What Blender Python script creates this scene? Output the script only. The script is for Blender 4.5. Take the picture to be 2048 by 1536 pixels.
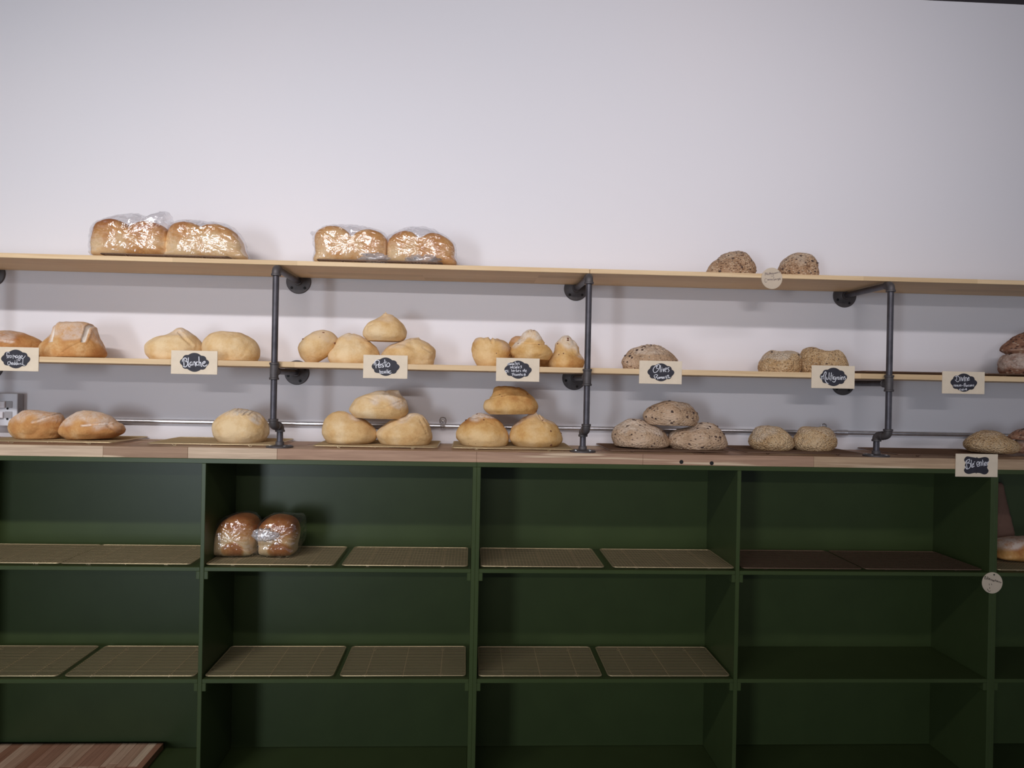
import bpy, math, random
from mathutils import Vector, noise
for o in list(bpy.data.objects): bpy.data.objects.remove(o, do_unlink=True)
S = bpy.context.scene
COL = S.collection
pi = math.pi

# ---------------------------------------------------------------- camera
cam = bpy.data.cameras.new('camera'); cam.sensor_width = 36; cam.lens = 1540/2048*36
co = bpy.data.objects.new('camera', cam); COL.objects.link(co)
from mathutils import Matrix
r_, u_, f_ = (0.9985, -0.0513, 0.01933), (-0.01932, 0.0008, 0.99981), (0.0513, 0.99868, 0.0002)
co.matrix_world = Matrix(((r_[0], u_[0], -f_[0], 0), (r_[1], u_[1], -f_[1], -2.75), (r_[2], u_[2], -f_[2], 1.60), (0, 0, 0, 1)))
cam.clip_start = 0.05
S.camera = co

# ---------------------------------------------------------------- world, lamps, exposure
w = bpy.data.worlds.new('world'); S.world = w; w.use_nodes = True
w.node_tree.nodes['Background'].inputs[0].default_value = (0.62, 0.66, 0.78, 1)
w.node_tree.nodes['Background'].inputs[1].default_value = 0.52
def area(name, loc, target, sx, sy, power, color, spread=180):
    l = bpy.data.lights.new(name, 'AREA'); l.shape = 'RECTANGLE'; l.size = sx; l.size_y = sy
    l.energy = power; l.color = color; l.spread = math.radians(spread)
    o = bpy.data.objects.new(name, l); COL.objects.link(o); o.location = loc
    d = Vector(target) - Vector(loc); o.rotation_euler = d.to_track_quat('-Z', 'Y').to_euler()
    return o
area('strip_lamp', (-1.0, -2.25, 3.07), (-0.75, 0.36, 2.05), 1.8, 0.06, 6.6, (0.985, 0.955, 0.99), 105)
area('fill_lamp_wide', (-1.0, -2.28, 3.07), (-0.75, 0.36, 1.80), 1.8, 0.06, 5.2, (0.99, 0.955, 0.97), 180)  # added fill: open-beam twin at the strip lamp's place
area('fill_lamp_left', (-2.0, -2.25, 3.07), (-1.7, 0.36, 0.95), 0.8, 0.06, 7.6, (0.99, 0.96, 0.95), 90)  # added fill lamp, aimed low to brighten the lower left green edges
area('fill_lamp_right', (1.5, -2.25, 3.07), (1.2, 0.36, 2.45), 1.6, 0.06, 6.2, (1.0, 0.935, 0.96), 95)  # added fill lamp, aimed high to brighten the right wall above the cabinets
area('far_strip_lamp', (-0.5, -7.4, 3.10), (0.15, 0.36, 2.25), 2.2, 0.10, 5.2, (1.0, 0.96, 0.97), 34)
area('shop_window', (-3.35, -7.6, 1.05), (-0.6, 0.3, 1.2), 0.9, 1.9, 60, (0.80, 0.89, 1.0), 120)
S.view_settings.view_transform = 'Standard'; S.view_settings.look = 'None'
S.view_settings.gamma = 1; S.view_settings.use_curve_mapping = False
S.view_settings.exposure = 0.0

# ---------------------------------------------------------------- helpers
def tag(o, label=None, cat=None, group=None, kind=None):
    if label: o['label'] = label
    if cat: o['category'] = cat
    if group: o['group'] = group
    if kind: o['kind'] = kind
    return o
def wloc(o):
    v = Vector((0, 0, 0))
    while o: v += o.location; o = o.parent
    return v
def empty(name, loc):
    o = bpy.data.objects.new(name, None); COL.objects.link(o); o.location = loc; o.empty_display_size = .03
    return o
class MB:
    def __init__(s): s.v = []; s.f = []; s.att = {}
    def add(s, v, f):
        b = len(s.v); s.v += [tuple(p) for p in v]; s.f += [tuple(i+b for i in q) for q in f]; return s
    def box(s, x0, x1, y0, y1, z0, z1, bev=0):
        if bev <= 0:
            v = [(x, y, z) for z in (z0, z1) for y in (y0, y1) for x in (x0, x1)]
            return s.add(v, [(0, 2, 3, 1), (4, 5, 7, 6), (0, 1, 5, 4), (2, 6, 7, 3), (0, 4, 6, 2), (1, 3, 7, 5)])
        b = bev; v = []; idx = {}
        for i, x in enumerate((x0, x1)):
            for j, y in enumerate((y0, y1)):
                for k, z in enumerate((z0, z1)):
                    sx, sy, sz = (1, -1)[i], (1, -1)[j], (1, -1)[k]
                    for a in range(3):
                        idx[(i, j, k, a)] = len(v)
                        v.append((x+(0 if a == 0 else sx*b), y+(0 if a == 1 else sy*b), z+(0 if a == 2 else sz*b)))
        f = []
        def q(*l): f.append([idx[t] for t in l])
        for i in (0, 1): q((i,0,0,0),(i,1,0,0),(i,1,1,0),(i,0,1,0))
        for j in (0, 1): q((0,j,0,1),(1,j,0,1),(1,j,1,1),(0,j,1,1))
        for k in (0, 1): q((0,0,k,2),(1,0,k,2),(1,1,k,2),(0,1,k,2))
        for j in (0, 1):
            for k in (0, 1): q((0,j,k,1),(1,j,k,1),(1,j,k,2),(0,j,k,2))
        for i in (0, 1):
            for k in (0, 1): q((i,0,k,0),(i,1,k,0),(i,1,k,2),(i,0,k,2))
        for i in (0, 1):
            for j in (0, 1): q((i,j,0,0),(i,j,1,0),(i,j,1,1),(i,j,0,1))
        for i in (0, 1):
            for j in (0, 1):
                for k in (0, 1): q((i,j,k,0),(i,j,k,1),(i,j,k,2))
        return s.add(v, f)
    def sweep(s, path, r, seg=12, closed=False, cap=True):
        P = [Vector(p) for p in path]; n = len(P); R = r if isinstance(r, (list, tuple)) else [r]*n
        up = None; v = []; f = []
        for i in range(n):
            if closed: t = (P[(i+1) % n]-P[i-1])
            else: t = P[min(i+1, n-1)]-P[max(i-1, 0)]
            t.normalize()
            if up is None:
                up = Vector((0, 0, 1)) if abs(t.z) < .9 else Vector((0, 1, 0))
            a = (up - t*up.dot(t)).normalized(); b = t.cross(a); up = a
            for k in range(seg):
                th = 2*pi*k/seg; v.append(P[i]+a*(R[i]*math.cos(th))+b*(R[i]*math.sin(th)))
        m = n if closed else n-1
        for i in range(m):
            j = (i+1) % n
            for k in range(seg): f.append((i*seg+k, i*seg+(k+1) % seg, j*seg+(k+1) % seg, j*seg+k))
        if cap and not closed:
            f.append(tuple(range(seg))[::-1]); f.append(tuple((n-1)*seg+k for k in range(seg)))
        return s.add(v, f)
    def lathe(s, c, axis, prof, seg=24):      # prof: (radius, offset along axis)
        c = Vector(c); ax = Vector(axis).normalized()
        a = (Vector((0, 0, 1)) if abs(ax.z) < .9 else Vector((1, 0, 0))); a = (a-ax*a.dot(ax)).normalized(); b = ax.cross(a)
        v = []; f = []
        for r, h in prof:
            for k in range(seg):
                th = 2*pi*k/seg; v.append(c+ax*h+a*(r*math.cos(th))+b*(r*math.sin(th)))
        for i in range(len(prof)-1):
            for k in range(seg): f.append((i*seg+k, i*seg+(k+1) % seg, (i+1)*seg+(k+1) % seg, (i+1)*seg+k))
        f.append(tuple(range(seg))[::-1]); f.append(tuple((len(prof)-1)*seg+k for k in range(seg)))
        return s.add(v, f)
    def ball(s, c, rx, ry, rz, n=6, m=4):
        v = [(c[0], c[1], c[2]+rz)]; f = []
        for i in range(1, m):
            for k in range(n):
                a = pi*i/m; t = 2*pi*k/n
                v.append((c[0]+rx*math.sin(a)*math.cos(t), c[1]+ry*math.sin(a)*math.sin(t), c[2]+rz*math.cos(a)))
        v.append((c[0], c[1], c[2]-rz)); l = len(v)-1
        for k in range(n):
            f.append((0, 1+k, 1+(k+1) % n)); f.append((l, l-n+(k+1) % n, l-n+k))
            for i in range(m-2): f.append((1+i*n+k, 1+(i+1)*n+k, 1+(i+1)*n+(k+1) % n, 1+i*n+(k+1) % n))
        return s.add(v, f)
    def build(s, name, mat, parent=None, smooth=False, loc=None, fix=True):
        org = wloc(parent) if parent else Vector((0, 0, 0))
        o0 = Vector(loc) if loc is not None else org
        me = bpy.data.meshes.new(name)
        me.from_pydata([(p[0]-o0.x, p[1]-o0.y, p[2]-o0.z) for p in s.v], [], s.f)
        if fix:
            import bmesh
            bm = bmesh.new(); bm.from_mesh(me); bmesh.ops.recalc_face_normals(bm, faces=bm.faces[:]); bm.to_mesh(me); bm.free()
        for k, vals in s.att.items():
            a = me.attributes.new(k, 'FLOAT', 'POINT'); a.data.foreach_set('value', vals)
        if smooth:
            me.polygons.foreach_set('use_smooth', [True]*len(me.polygons))
            if smooth != 'all': me.set_sharp_from_angle(angle=math.radians(40))
        me.materials.append(mat); me.update()
        o = bpy.data.objects.new(name, me); COL.objects.link(o)
        if parent: o.parent = parent
        o.location = o0-org
        return o
def dup(o, parent=None):
    c = o.copy(); COL.objects.link(c)
    if parent: c.parent = parent
    for ch in list(o.children): dup(ch, c)
    return c

# ---------------------------------------------------------------- materials
def new_mat(name, rough=.6, metal=0., spec=.5):
    m = bpy.data.materials.new(name); m.use_nodes = True
    b = m.node_tree.nodes['Principled BSDF']
    b.inputs['Roughness'].default_value = rough; b.inputs['Metallic'].default_value = metal
    b.inputs['Specular IOR Level'].default_value = spec
    return m, m.node_tree, b
class N:
    def __init__(s, nt): s.nt = nt
    def n(s, t, **k):
        x = s.nt.nodes.new(t)
        for a, b in k.items(): setattr(x, a, b)
        return x
    def l(s, a, b): s.nt.links.new(a, b)
    def coord(s, scale, obj=True):
        t = s.n('ShaderNodeTexCoord'); m = s.n('ShaderNodeMapping'); m.inputs['Scale'].default_value = scale
        s.l(t.outputs['Object' if obj else 'Generated'], m.inputs['Vector']); return m.outputs['Vector']
    def noise(s, vec, scale, detail=3, rough=.55, dist=0.):
        x = s.n('ShaderNodeTexNoise'); x.inputs['Scale'].default_value = scale; x.inputs['Detail'].default_value = detail
        x.inputs['Roughness'].default_value = rough; x.inputs['Distortion'].default_value = dist
        s.l(vec, x.inputs['Vector']); return x.outputs['Fac']
    def ramp(s, fac, stops):
        r = s.n('ShaderNodeValToRGB'); e = r.color_ramp.elements
        while len(e) < len(stops): e.new(.5)
        for i, (p, c) in enumerate(stops):
            e[i].position = p; e[i].color = (*c, 1) if len(c) == 3 else c
        s.l(fac, r.inputs['Fac']); return r.outputs['Color']
    def mix(s, fac, a, b, mode='MIX'):
        x = s.n('ShaderNodeMix', data_type='RGBA', blend_type=mode)
        for v, i in ((fac, 0), (a, 6), (b, 7)):
            if hasattr(v, 'is_output'): s.l(v, x.inputs[i])
            elif i == 0: x.inputs[0].default_value = v
            else: x.inputs[i].default_value = (*v, 1)
        return x.outputs[2]
    def math(s, op, a, b=None, clamp=False):
        x = s.n('ShaderNodeMath', operation=op, use_clamp=clamp)
        for v, i in ((a, 0), (b, 1)):
            if v is None: continue
            if hasattr(v, 'is_output'): s.l(v, x.inputs[i])
            else: x.inputs[i].default_value = v
        return x.outputs[0]
    def attr(s, name):
        x = s.n('ShaderNodeAttribute'); x.attribute_name = name; return x.outputs['Fac']
    def bump(s, h, strength, dist, bsdf):
        x = s.n('ShaderNodeBump'); x.inputs['Strength'].default_value = strength; x.inputs['Distance'].default_value = dist
        s.l(h, x.inputs['Height']); s.l(x.outputs['Normal'], bsdf.inputs['Normal']); return x
def flat(name, color, rough=.6, metal=0., spec=.5, var=.0, scale=20):
    m, nt, b = new_mat(name, rough, metal, spec); g = N(nt)
    if var:
        c = g.ramp(g.noise(g.coord((1, 1, 1)), scale, 4), [(.3, tuple(max(0, x*(1-var)) for x in color)), (.7, tuple(min(1, x*(1+var)) for x in color))])
        g.l(c, b.inputs['Base Color'])
    else: b.inputs['Base Color'].default_value = (*color, 1)
    return m
def wood(name, c0, c1, along='x', tint=False, obj_color=False, rough=.55, sap=None):
    m, nt, b = new_mat(name, rough, 0, .35); g = N(nt)
    sc = {'x': (1.2, 30, 30), 'y': (30, 1.2, 30)}[along]
    v = g.coord(sc)
    n1 = g.noise(v, 2.2, 5, .6, .6); n2 = g.noise(v, 9, 3, .6)
    fac = g.math('ADD', g.math('MULTIPLY', n1, .7), g.math('MULTIPLY', n2, .3))
    if obj_color:
        oi = g.n('ShaderNodeObjectInfo')
        dark = g.mix(1.0, oi.outputs['Color'], c0, 'MULTIPLY'); lite = g.mix(1.0, oi.outputs['Color'], c1, 'MULTIPLY')
        mr = g.n('ShaderNodeMapRange'); mr.inputs['From Min'].default_value = .32; mr.inputs['From Max'].default_value = .68
        g.l(fac, mr.inputs['Value'])
        c = g.mix(mr.outputs[0], dark, lite)
        if sap:
            v2 = g.coord({'x': (1.1, 9, 26), 'y': (9, 1.1, 9)}[along])
            k = g.ramp(g.noise(v2, 1.6, 2, .5, .3), [(.60, (0, 0, 0)), (.66, (1, 1, 1))])
            c = g.mix(k, c, sap)
    else:
        c = g.ramp(fac, [(.3, c0), (.68, c1)])
        if tint:
            t = g.n('ShaderNodeTexCoord'); sx = g.n('ShaderNodeSeparateXYZ'); g.l(t.outputs['Object'], sx.inputs[0])
            fl = g.math('FLOOR', g.math('MULTIPLY', g.math('ADD', sx.outputs[0], 7.13), 2.3)); fy = g.math('FLOOR', g.math('MULTIPLY', sx.outputs[1], 14))
            wn = g.n('ShaderNodeTexWhiteNoise', noise_dimensions='2D'); cx = g.n('ShaderNodeCombineXYZ'); g.l(fl, cx.inputs[0]); g.l(fy, cx.inputs[1]); g.l(cx.outputs[0], wn.inputs['Vector'])
            c = g.mix(1.0, c, g.ramp(wn.outputs['Value'], [(0, (.84, .80, .74)), (.4, (1, 1, 1)), (1, (1.0, .97, .92))]), 'MULTIPLY')
    g.l(c, b.inputs['Base Color']); g.bump(n2, .15, .001, b)
    return m
def bread(name, pale, mid, dark, flour, speck=None, rough=.75, bumpk=.5, speck_scale=90, speck_thr=.30):
    m, nt, b = new_mat(name, rough, 0, .3); g = N(nt)
    v = g.coord((1, 1, 1)); bk = g.attr('bake'); fl = g.attr('flour')
    n1 = g.noise(v, 28, 5, .62); n2 = g.noise(v, 150, 4, .6)
    n0 = g.noise(v, 11, 3, .6)
    k = g.math('ADD', bk, g.math('MULTIPLY', g.math('SUBTRACT', n1, .5), .8))
    k = g.math('ADD', k, g.math('MULTIPLY', g.math('SUBTRACT', n0, .5), .9))
    k = g.math('ADD', k, g.math('MULTIPLY', g.math('SUBTRACT', n2, .5), .35), True)
    c = g.ramp(k, [(.12, pale), (.5, mid), (.95, dark)])
    if speck:
        vo = g.n('ShaderNodeTexVoronoi'); vo.inputs['Scale'].default_value = speck_scale; vo.inputs['Randomness'].default_value = 1
        g.l(g.coord((1, 1, 1.5)), vo.inputs['Vector'])
        wv = g.n('ShaderNodeTexWhiteNoise'); g.l(vo.outputs['Color'], wv.inputs['Vector'])
        sp = g.math('MULTIPLY', g.math('LESS_THAN', vo.outputs['Distance'], .42), g.math('LESS_THAN', wv.outputs['Value'], speck_thr))
        pick = g.mix(g.math('GREATER_THAN', wv.outputs['Value'], speck_thr*.45), speck[0], speck[1])
        c = g.mix(g.math('MULTIPLY', sp, .75), c, pick)
    ff = g.math('MULTIPLY', fl, g.math('ADD', g.math('MULTIPLY', g.math('SUBTRACT', g.math('ADD', g.math('MULTIPLY', n1, .6), g.math('MULTIPLY', n2, .4)), .5), 4.5), .75, True), True)
    ff = g.math('MULTIPLY', ff, .85, True)
    ff = g.math('ADD', ff, g.math('MULTIPLY', g.math('SUBTRACT', fl, 1.0), 2.0, True), True)
    c = g.mix(ff, c, flour)
    g.l(c, b.inputs['Base Color'])
    h = g.math('ADD', g.math('MULTIPLY', n1, .6), g.math('MULTIPLY', n2, .5))
    if speck: h = g.math('SUBTRACT', h, g.math('MULTIPLY', vo.outputs['Distance'], .8))
    g.bump(h, bumpk, .004, b)
    return m

M = {}
def paint_wall():
    m, nt, b = new_mat('wall_paint', .75, 0, .25); g = N(nt)
    v = g.coord((1, 1, 1)); c = g.ramp(g.noise(v, .7, 2), [(.35, (.775, .755, .785)), (.65, (.80, .765, .785))])
    g.l(c, b.inputs['Base Color']); g.bump(g.noise(v, 160, 2), .06, .001, b); return m
M['wall'] = paint_wall()
M['ceiling'] = flat('dark_ceiling_paint', (.03, .022, .027), .8)
M['floor'] = flat('floor_tile', (.20, .18, .16), .5, var=.15, scale=2)
M['pine'] = wood('pine_board', (.66, .45, .25), (.82, .62, .38), 'x', tint=True)
M['stave'] = wood('butcher_block_stave', (.66, .60, .56), (1.1, 1.08, 1.05), 'x', obj_color=True, sap=(.66, .50, .34))
M['stave_y'] = wood('butcher_block_stave_deep', (.66, .60, .56), (1.1, 1.08, 1.05), 'y', obj_color=True)
M['green'] = flat('green_paint', (.046, .066, .022), .34, 0, .24, var=.06, scale=9)
M['pipe'] = flat('black_steel_pipe', (.085, .078, .088), .42, .55, .5, var=.35, scale=18)
M['iron'] = flat('black_iron_fitting', (.10, .088, .088), .55, .45, .5, var=.25, scale=30)
M['bolt'] = flat('dark_bolt', (.02, .018, .018), .5, .6)
M['bolt_bright'] = flat('bright_screw', (.75, .75, .75), .3, 1.)
M['wire'] = flat('rack_wire', (.60, .47, .28), .40, .7, .5)
M['wire_dark'] = flat('dark_rack_wire', (.20, .125, .085), .45, .6, .4)
M['zinc'] = flat('galvanised_steel', (.62, .62, .65), .32, .9, .5, var=.1, scale=40)
M['card'] = flat('cream_card', (.80, .67, .51), .7, 0, .3, var=.04, scale=30)
M['chalk'] = flat('chalkboard_black', (.028, .026, .036), .6, 0, .4, var=.25, scale=60)
M['ink'] = flat('white_chalk_ink', (.85, .84, .88), .7)
M['disc'] = flat('pale_wood_disc', (.60, .49, .37), .7, 0, .3, var=.06, scale=25)
M['pen'] = flat('dark_pen_ink', (.05, .03, .025), .7)
M['pen_faint'] = flat('faded_pen_ink', (.26, .20, .18), .7)
M['plastic'] = flat('pale_grey_plastic', (.66, .66, .70), .45)
M['plastic_dark'] = flat('grey_plastic', (.36, .34, .35), .5)
M['white_plastic'] = flat('white_plastic', (.82, .80, .84), .4)
M['hole'] = flat('black_hole', (.008, .007, .007), .8)
M['paper'] = flat('brown_paper', (.15, .078, .052), .8, var=.12, scale=12)
M['fruit'] = flat('dark_fruit', (.055, .028, .020), .5, var=.4, scale=60)
M['tomato'] = flat('dark_tomato', (.16, .045, .018), .5, var=.4, scale=60)
FL = (.80, .72, .63)
M['b_ched'] = bread('cheese_loaf_crust', (.76, .52, .27), (.60, .31, .11), (.42, .155, .04), FL, bumpk=.7)
M['b_white'] = bread('white_loaf_crust', (.80, .60, .35), (.70, .46, .21), (.52, .27, .09), FL, bumpk=.7)
M['b_tom'] = bread('tomato_loaf_crust', (.78, .54, .27), (.66, .39, .14), (.44, .18, .045), FL, bumpk=.7)
M['b_olive'] = bread('olive_loaf_crust', (.64, .46, .32), (.52, .35, .22), (.30, .19, .115), (.76, .63, .51), speck=((.12, .07, .05), (.66, .52, .38)), bumpk=1.2, speck_scale=110, speck_thr=.35)
M['b_multi'] = bread('multigrain_crust', (.74, .53, .31), (.60, .39, .20), (.42, .24, .11), (.76, .66, .54), speck=((.24, .13, .06), (.80, .64, .44)), bumpk=1.6, speck_scale=150, speck_thr=.6)
M['b_cran'] = bread('cranberry_crust', (.56, .37, .23), (.42, .25, .14), (.24, .12, .06), (.70, .58, .45), speck=((.10, .04, .025), (.74, .57, .40)), bumpk=1.6, speck_scale=120, speck_thr=.6)
M['b_fruit'] = bread('dark_fruit_crust', (.42, .24, .15), (.27, .13, .08), (.13, .055, .035), (.62, .50, .42), speck=((.05, .02, .015), (.5, .36, .26)), bumpk=.9, speck_scale=80, speck_thr=.4)
M['b_pan'] = bread('pan_loaf_crust', (.80, .57, .31), (.64, .32, .10), (.40, .13, .03), FL, bumpk=.3, rough=.6)
def film(name, base, white):
    m, nt, b = new_mat(name); g = N(nt); nt.nodes.remove(b)
    out = [x for x in nt.nodes if x.type == 'OUTPUT_MATERIAL'][0]
    t = g.n('ShaderNodeBsdfTransparent'); t.inputs['Color'].default_value = (.96, .96, .97, 1)
    gl = g.n('ShaderNodeBsdfGlossy'); gl.inputs['Roughness'].default_value = .17; gl.inputs['Color'].default_value = (1, 1, 1, 1)
    df = g.n('ShaderNodeBsdfDiffuse'); df.inputs['Color'].default_value = (.9, .9, .92, 1)
    v = g.coord((1, 1, 1)); vs = None
    vd = g.n('ShaderNodeMapping'); vd.inputs['Scale'].default_value = (13, 20, 42); vd.inputs['Rotation'].default_value = (0, .55, 0); g.l(v, vd.inputs['Vector']); vd = vd.outputs[0]; ve = g.n('ShaderNodeMapping'); ve.inputs['Scale'].default_value = (40, 20, 15); ve.inputs['Rotation'].default_value = (0, .35, 0); g.l(v, ve.inputs['Vector']); ve = ve.outputs[0]
    def ridge(vec, sc, dist):
        x = g.n('ShaderNodeTexNoise', noise_type='RIDGED_MULTIFRACTAL', normalize=False); x.inputs['Scale'].default_value = sc; x.inputs['Detail'].default_value = 2.5
        x.inputs['Distortion'].default_value = dist; g.l(vec, x.inputs['Vector']); return x.outputs['Fac']
    h = g.math('ADD', g.math('MULTIPLY', ridge(vd, 1.0, .8), .55), g.math('MULTIPLY', ridge(ve, 1.0, .8), .5))
    h = g.math('ADD', h, g.math('MULTIPLY', g.noise(v, 22, 3, .5, .8), 2.2))
    bp = g.n('ShaderNodeBump'); bp.inputs['Strength'].default_value = 1.0; bp.inputs['Distance'].default_value = .0042
    g.l(h, bp.inputs['Height']); g.l(bp.outputs[0], gl.inputs['Normal'])
    lw = g.n('ShaderNodeLayerWeight'); lw.inputs['Blend'].default_value = .30; g.l(bp.outputs[0], lw.inputs['Normal'])
    fac = g.math('ADD', g.math('MULTIPLY', lw.outputs['Facing'], .22), base, True)
    a = g.n('ShaderNodeMixShader'); g.l(fac, a.inputs[0]); g.l(t.outputs[0], a.inputs[1]); g.l(gl.outputs[0], a.inputs[2])
    c = g.n('ShaderNodeMixShader'); c.inputs[0].default_value = white; g.l(a.outputs[0], c.inputs[1]); g.l(df.outputs[0], c.inputs[2])
    g.l(c.outputs[0], out.inputs['Surface']); return m
M['film'] = film('clear_plastic_film', .14, .012)
M['film_tail'] = film('bunched_plastic_film', .16, .16)

# ---------------------------------------------------------------- the room
YW = .3615                                    # face of the plastered wall
zT0, zT = 2.0074, 2.0239                      # top shelf
zM0, zM = 1.6451, 1.6646                      # middle shelf
zC0, zC = 1.3183, 1.3568                      # worktop
zR = 1.3017                                   # underside of the green top rail
zS1, zS2, zS3 = .9376, .5444, .1411           # tops of the green shelves
PT = .0143                                    # board thickness of the green unit
tag(MB().box(-7, 7, YW, YW+.12, 0, 3.23).build('wall_back', M['wall']), kind='structure')
tag(MB().box(-7, 7, -9, YW+.12, 3.23, 3.30).build('ceiling', M['ceiling']), kind='structure')
tag(MB().box(-7, 7, -9, YW+.12, -.05, 0).build('floor', M['floor']), kind='structure')

# ---------------------------------------------------------------- green shelving units
def unit(x0, x1, div, label):
    e = empty('green_shelving_unit', ((x0+x1)/2, .175, 0)); tag(e, label, 'shelving unit', 'green shelving units under the worktop')
    yb = .3520
    def P(name, *b): return MB().box(*b, bev=.0012).build(name, M['green'], e)
    P('side_panel', x0, x0+PT, 0, yb, 0, zR); P('side_panel', x1-PT, x1, 0, yb, 0, zR)
    bays = [(x0+PT, (div-PT/2) if div else x1-PT)] + ([(div+PT/2, x1-PT)] if div else [])
    if div: P('divider', div-PT/2, div+PT/2, 0, yb, 0.10, zR)
    P('top_panel', x0, x1, 0, yb, zR, zC0)
    P('back_panel', x0, x1, yb, yb+.006, .02, zC0-.001)
    P('toe_kick', x0+PT, x1-PT, .05, .062, 0, zS3-PT)
    for a, b in bays:
        for z in (zS1, zS2):
            P('shelf', a+.0004, b-.0004, .0005, yb, z-PT, z)
            for c0, c1 in ((a, a+.0135), (b-.0135, b)): P('cleat', c0, c1, .001, yb, z-PT-.0285, z-PT)
        P('bottom_shelf', a+.0004, b-.0004, .0005, yb, zS3-PT, zS3)
    return e
XD1, XD3, XD4, XD5 = -.9341, .0217, .975, 1.9349
unit(XD3-1.912, XD3, XD1, 'dark green open shelving unit at left, holding the two bagged round loaves')
unit(XD3, XD5, XD4, 'dark green open shelving unit in the middle, with empty wire racks and an empty bay')
unit(XD5, XD5+1.912, XD5+.956, 'dark green open shelving unit at the right edge, holding a paper bag')

# ---------------------------------------------------------------- worktop of wooden staves
random.seed(4)
top = empty('wooden_worktop', (.15, .165, zC0)); tag(top, 'long butcher block worktop of brown and cream staves on the green shelving', 'worktop')
CREAM, BROWN, PINK, TAN, DARK = (.66, .51, .37), (.40, .26, .17), (.47, .30, .205), (.54, .385, .25), (.33, .20, .13)
def stave(x0, x1, y0, y1, col, par=top, z0=zC0, z1=zC, mat='stave', dz=0):
    o = MB().box(x0+.0003, x1-.0003, y0+.0002, y1-.0002, z0, z1+dz, bev=.0008).build('stave', M[mat], par)
    o.color = (*col, 1); return o
front = [(-2.2, -1.2804, CREAM), (-1.2804, -.9909, BROWN), (-.9909, -.6825, CREAM), (-.6825, .02, PINK), (.02, .62, PINK), (.62, 1.2507, PINK), (1.2507, 1.84, TAN), (1.84, 2.8, TAN)]
for a, b, c in front: stave(a, b, .0015, .022, c)
for r in range(8):
    y0 = .022+r*.041; x = -2.2-random.random()*.4
    while x < 2.8:
        l = random.uniform(.35, .9); stave(max(x, -2.2), min(x+l, 2.8), y0, y0+.041, random.choice((BROWN, PINK, TAN, TAN, PINK, DARK)), dz=random.uniform(-.0003, 0)); x += l
for px in (.7605, .8718):
    z = 1.3305 if px < .8 else 1.3276
    MB().lathe((px, .0009, z), (0, -1, 0), [(.0072, -.004), (.0072, .0006), (.0064, .0009)], 18).build('screw_cap', M['hole'], top)

# ---------------------------------------------------------------- pine shelves
for nm, lab, x0, x1, z0, z1 in (
    ('pine_shelf', 'left top pine shelf board carrying the bagged tin loaves', -2.2, .4165, zT0, zT),
    ('pine_shelf', 'right top pine shelf board carrying two dark seeded loaves', .4180, 2.8, zT0, zT),
    ('pine_shelf', 'left middle pine shelf board with pale loaves and four price cards', -2.2, .4110, zM0, zM),
    ('pine_shelf', 'right middle pine shelf board with brown loaves and three price cards', .4130, 2.8, zM0, zM)):
    o = MB().box(x0, x1, .0248, .352, z0, z1, bev=.0012).build(nm, M['pine'], loc=((x0+x1)/2, .18, z0))
    tag(o, lab, 'shelf', 'pine shelf boards on pipe brackets')

# ---------------------------------------------------------------- pipe brackets
def fillet(path, rad, k=6):
    P = [Vector(p) for p in path]; out = [P[0]]
    for i in range(1, len(P)-1):
        a = P[i]+(P[i-1]-P[i]).normalized()*rad; b = P[i]+(P[i+1]-P[i]).normalized()*rad
        for j in range(k+1):
            t = j/k; out.append(a*(1-t)**2+P[i]*(2*t*(1-t))+b*t*t)
    return out+[P[-1]]
ZE, ZTE, YP = 1.9962, 1.6296, .0071
def flange(parent, c, axis, R, rot, name, bolts):
    o = MB().lathe(c, axis, [(R, 0), (R, .004), (R-.002, .0062), (.021, .0072), (.0152, .010), (.0150, .020), (.0140, .021)], 36).build(name, M['iron'], parent, 'auto')
    ax = Vector(axis)
    u = Vector((1, 0, 0)); v = ax.cross(u)
    for k in range(4):
        a = math.radians(rot+90*k); p = Vector(c)+u*(.036*math.cos(a))+v*(.036*math.sin(a))+ax*.0062
        MB().lathe(p, axis, [(.0052, 0), (.0052, .0016), (.003, .0026)], 12).build('bolt', M[bolts], o)
    return o
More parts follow.
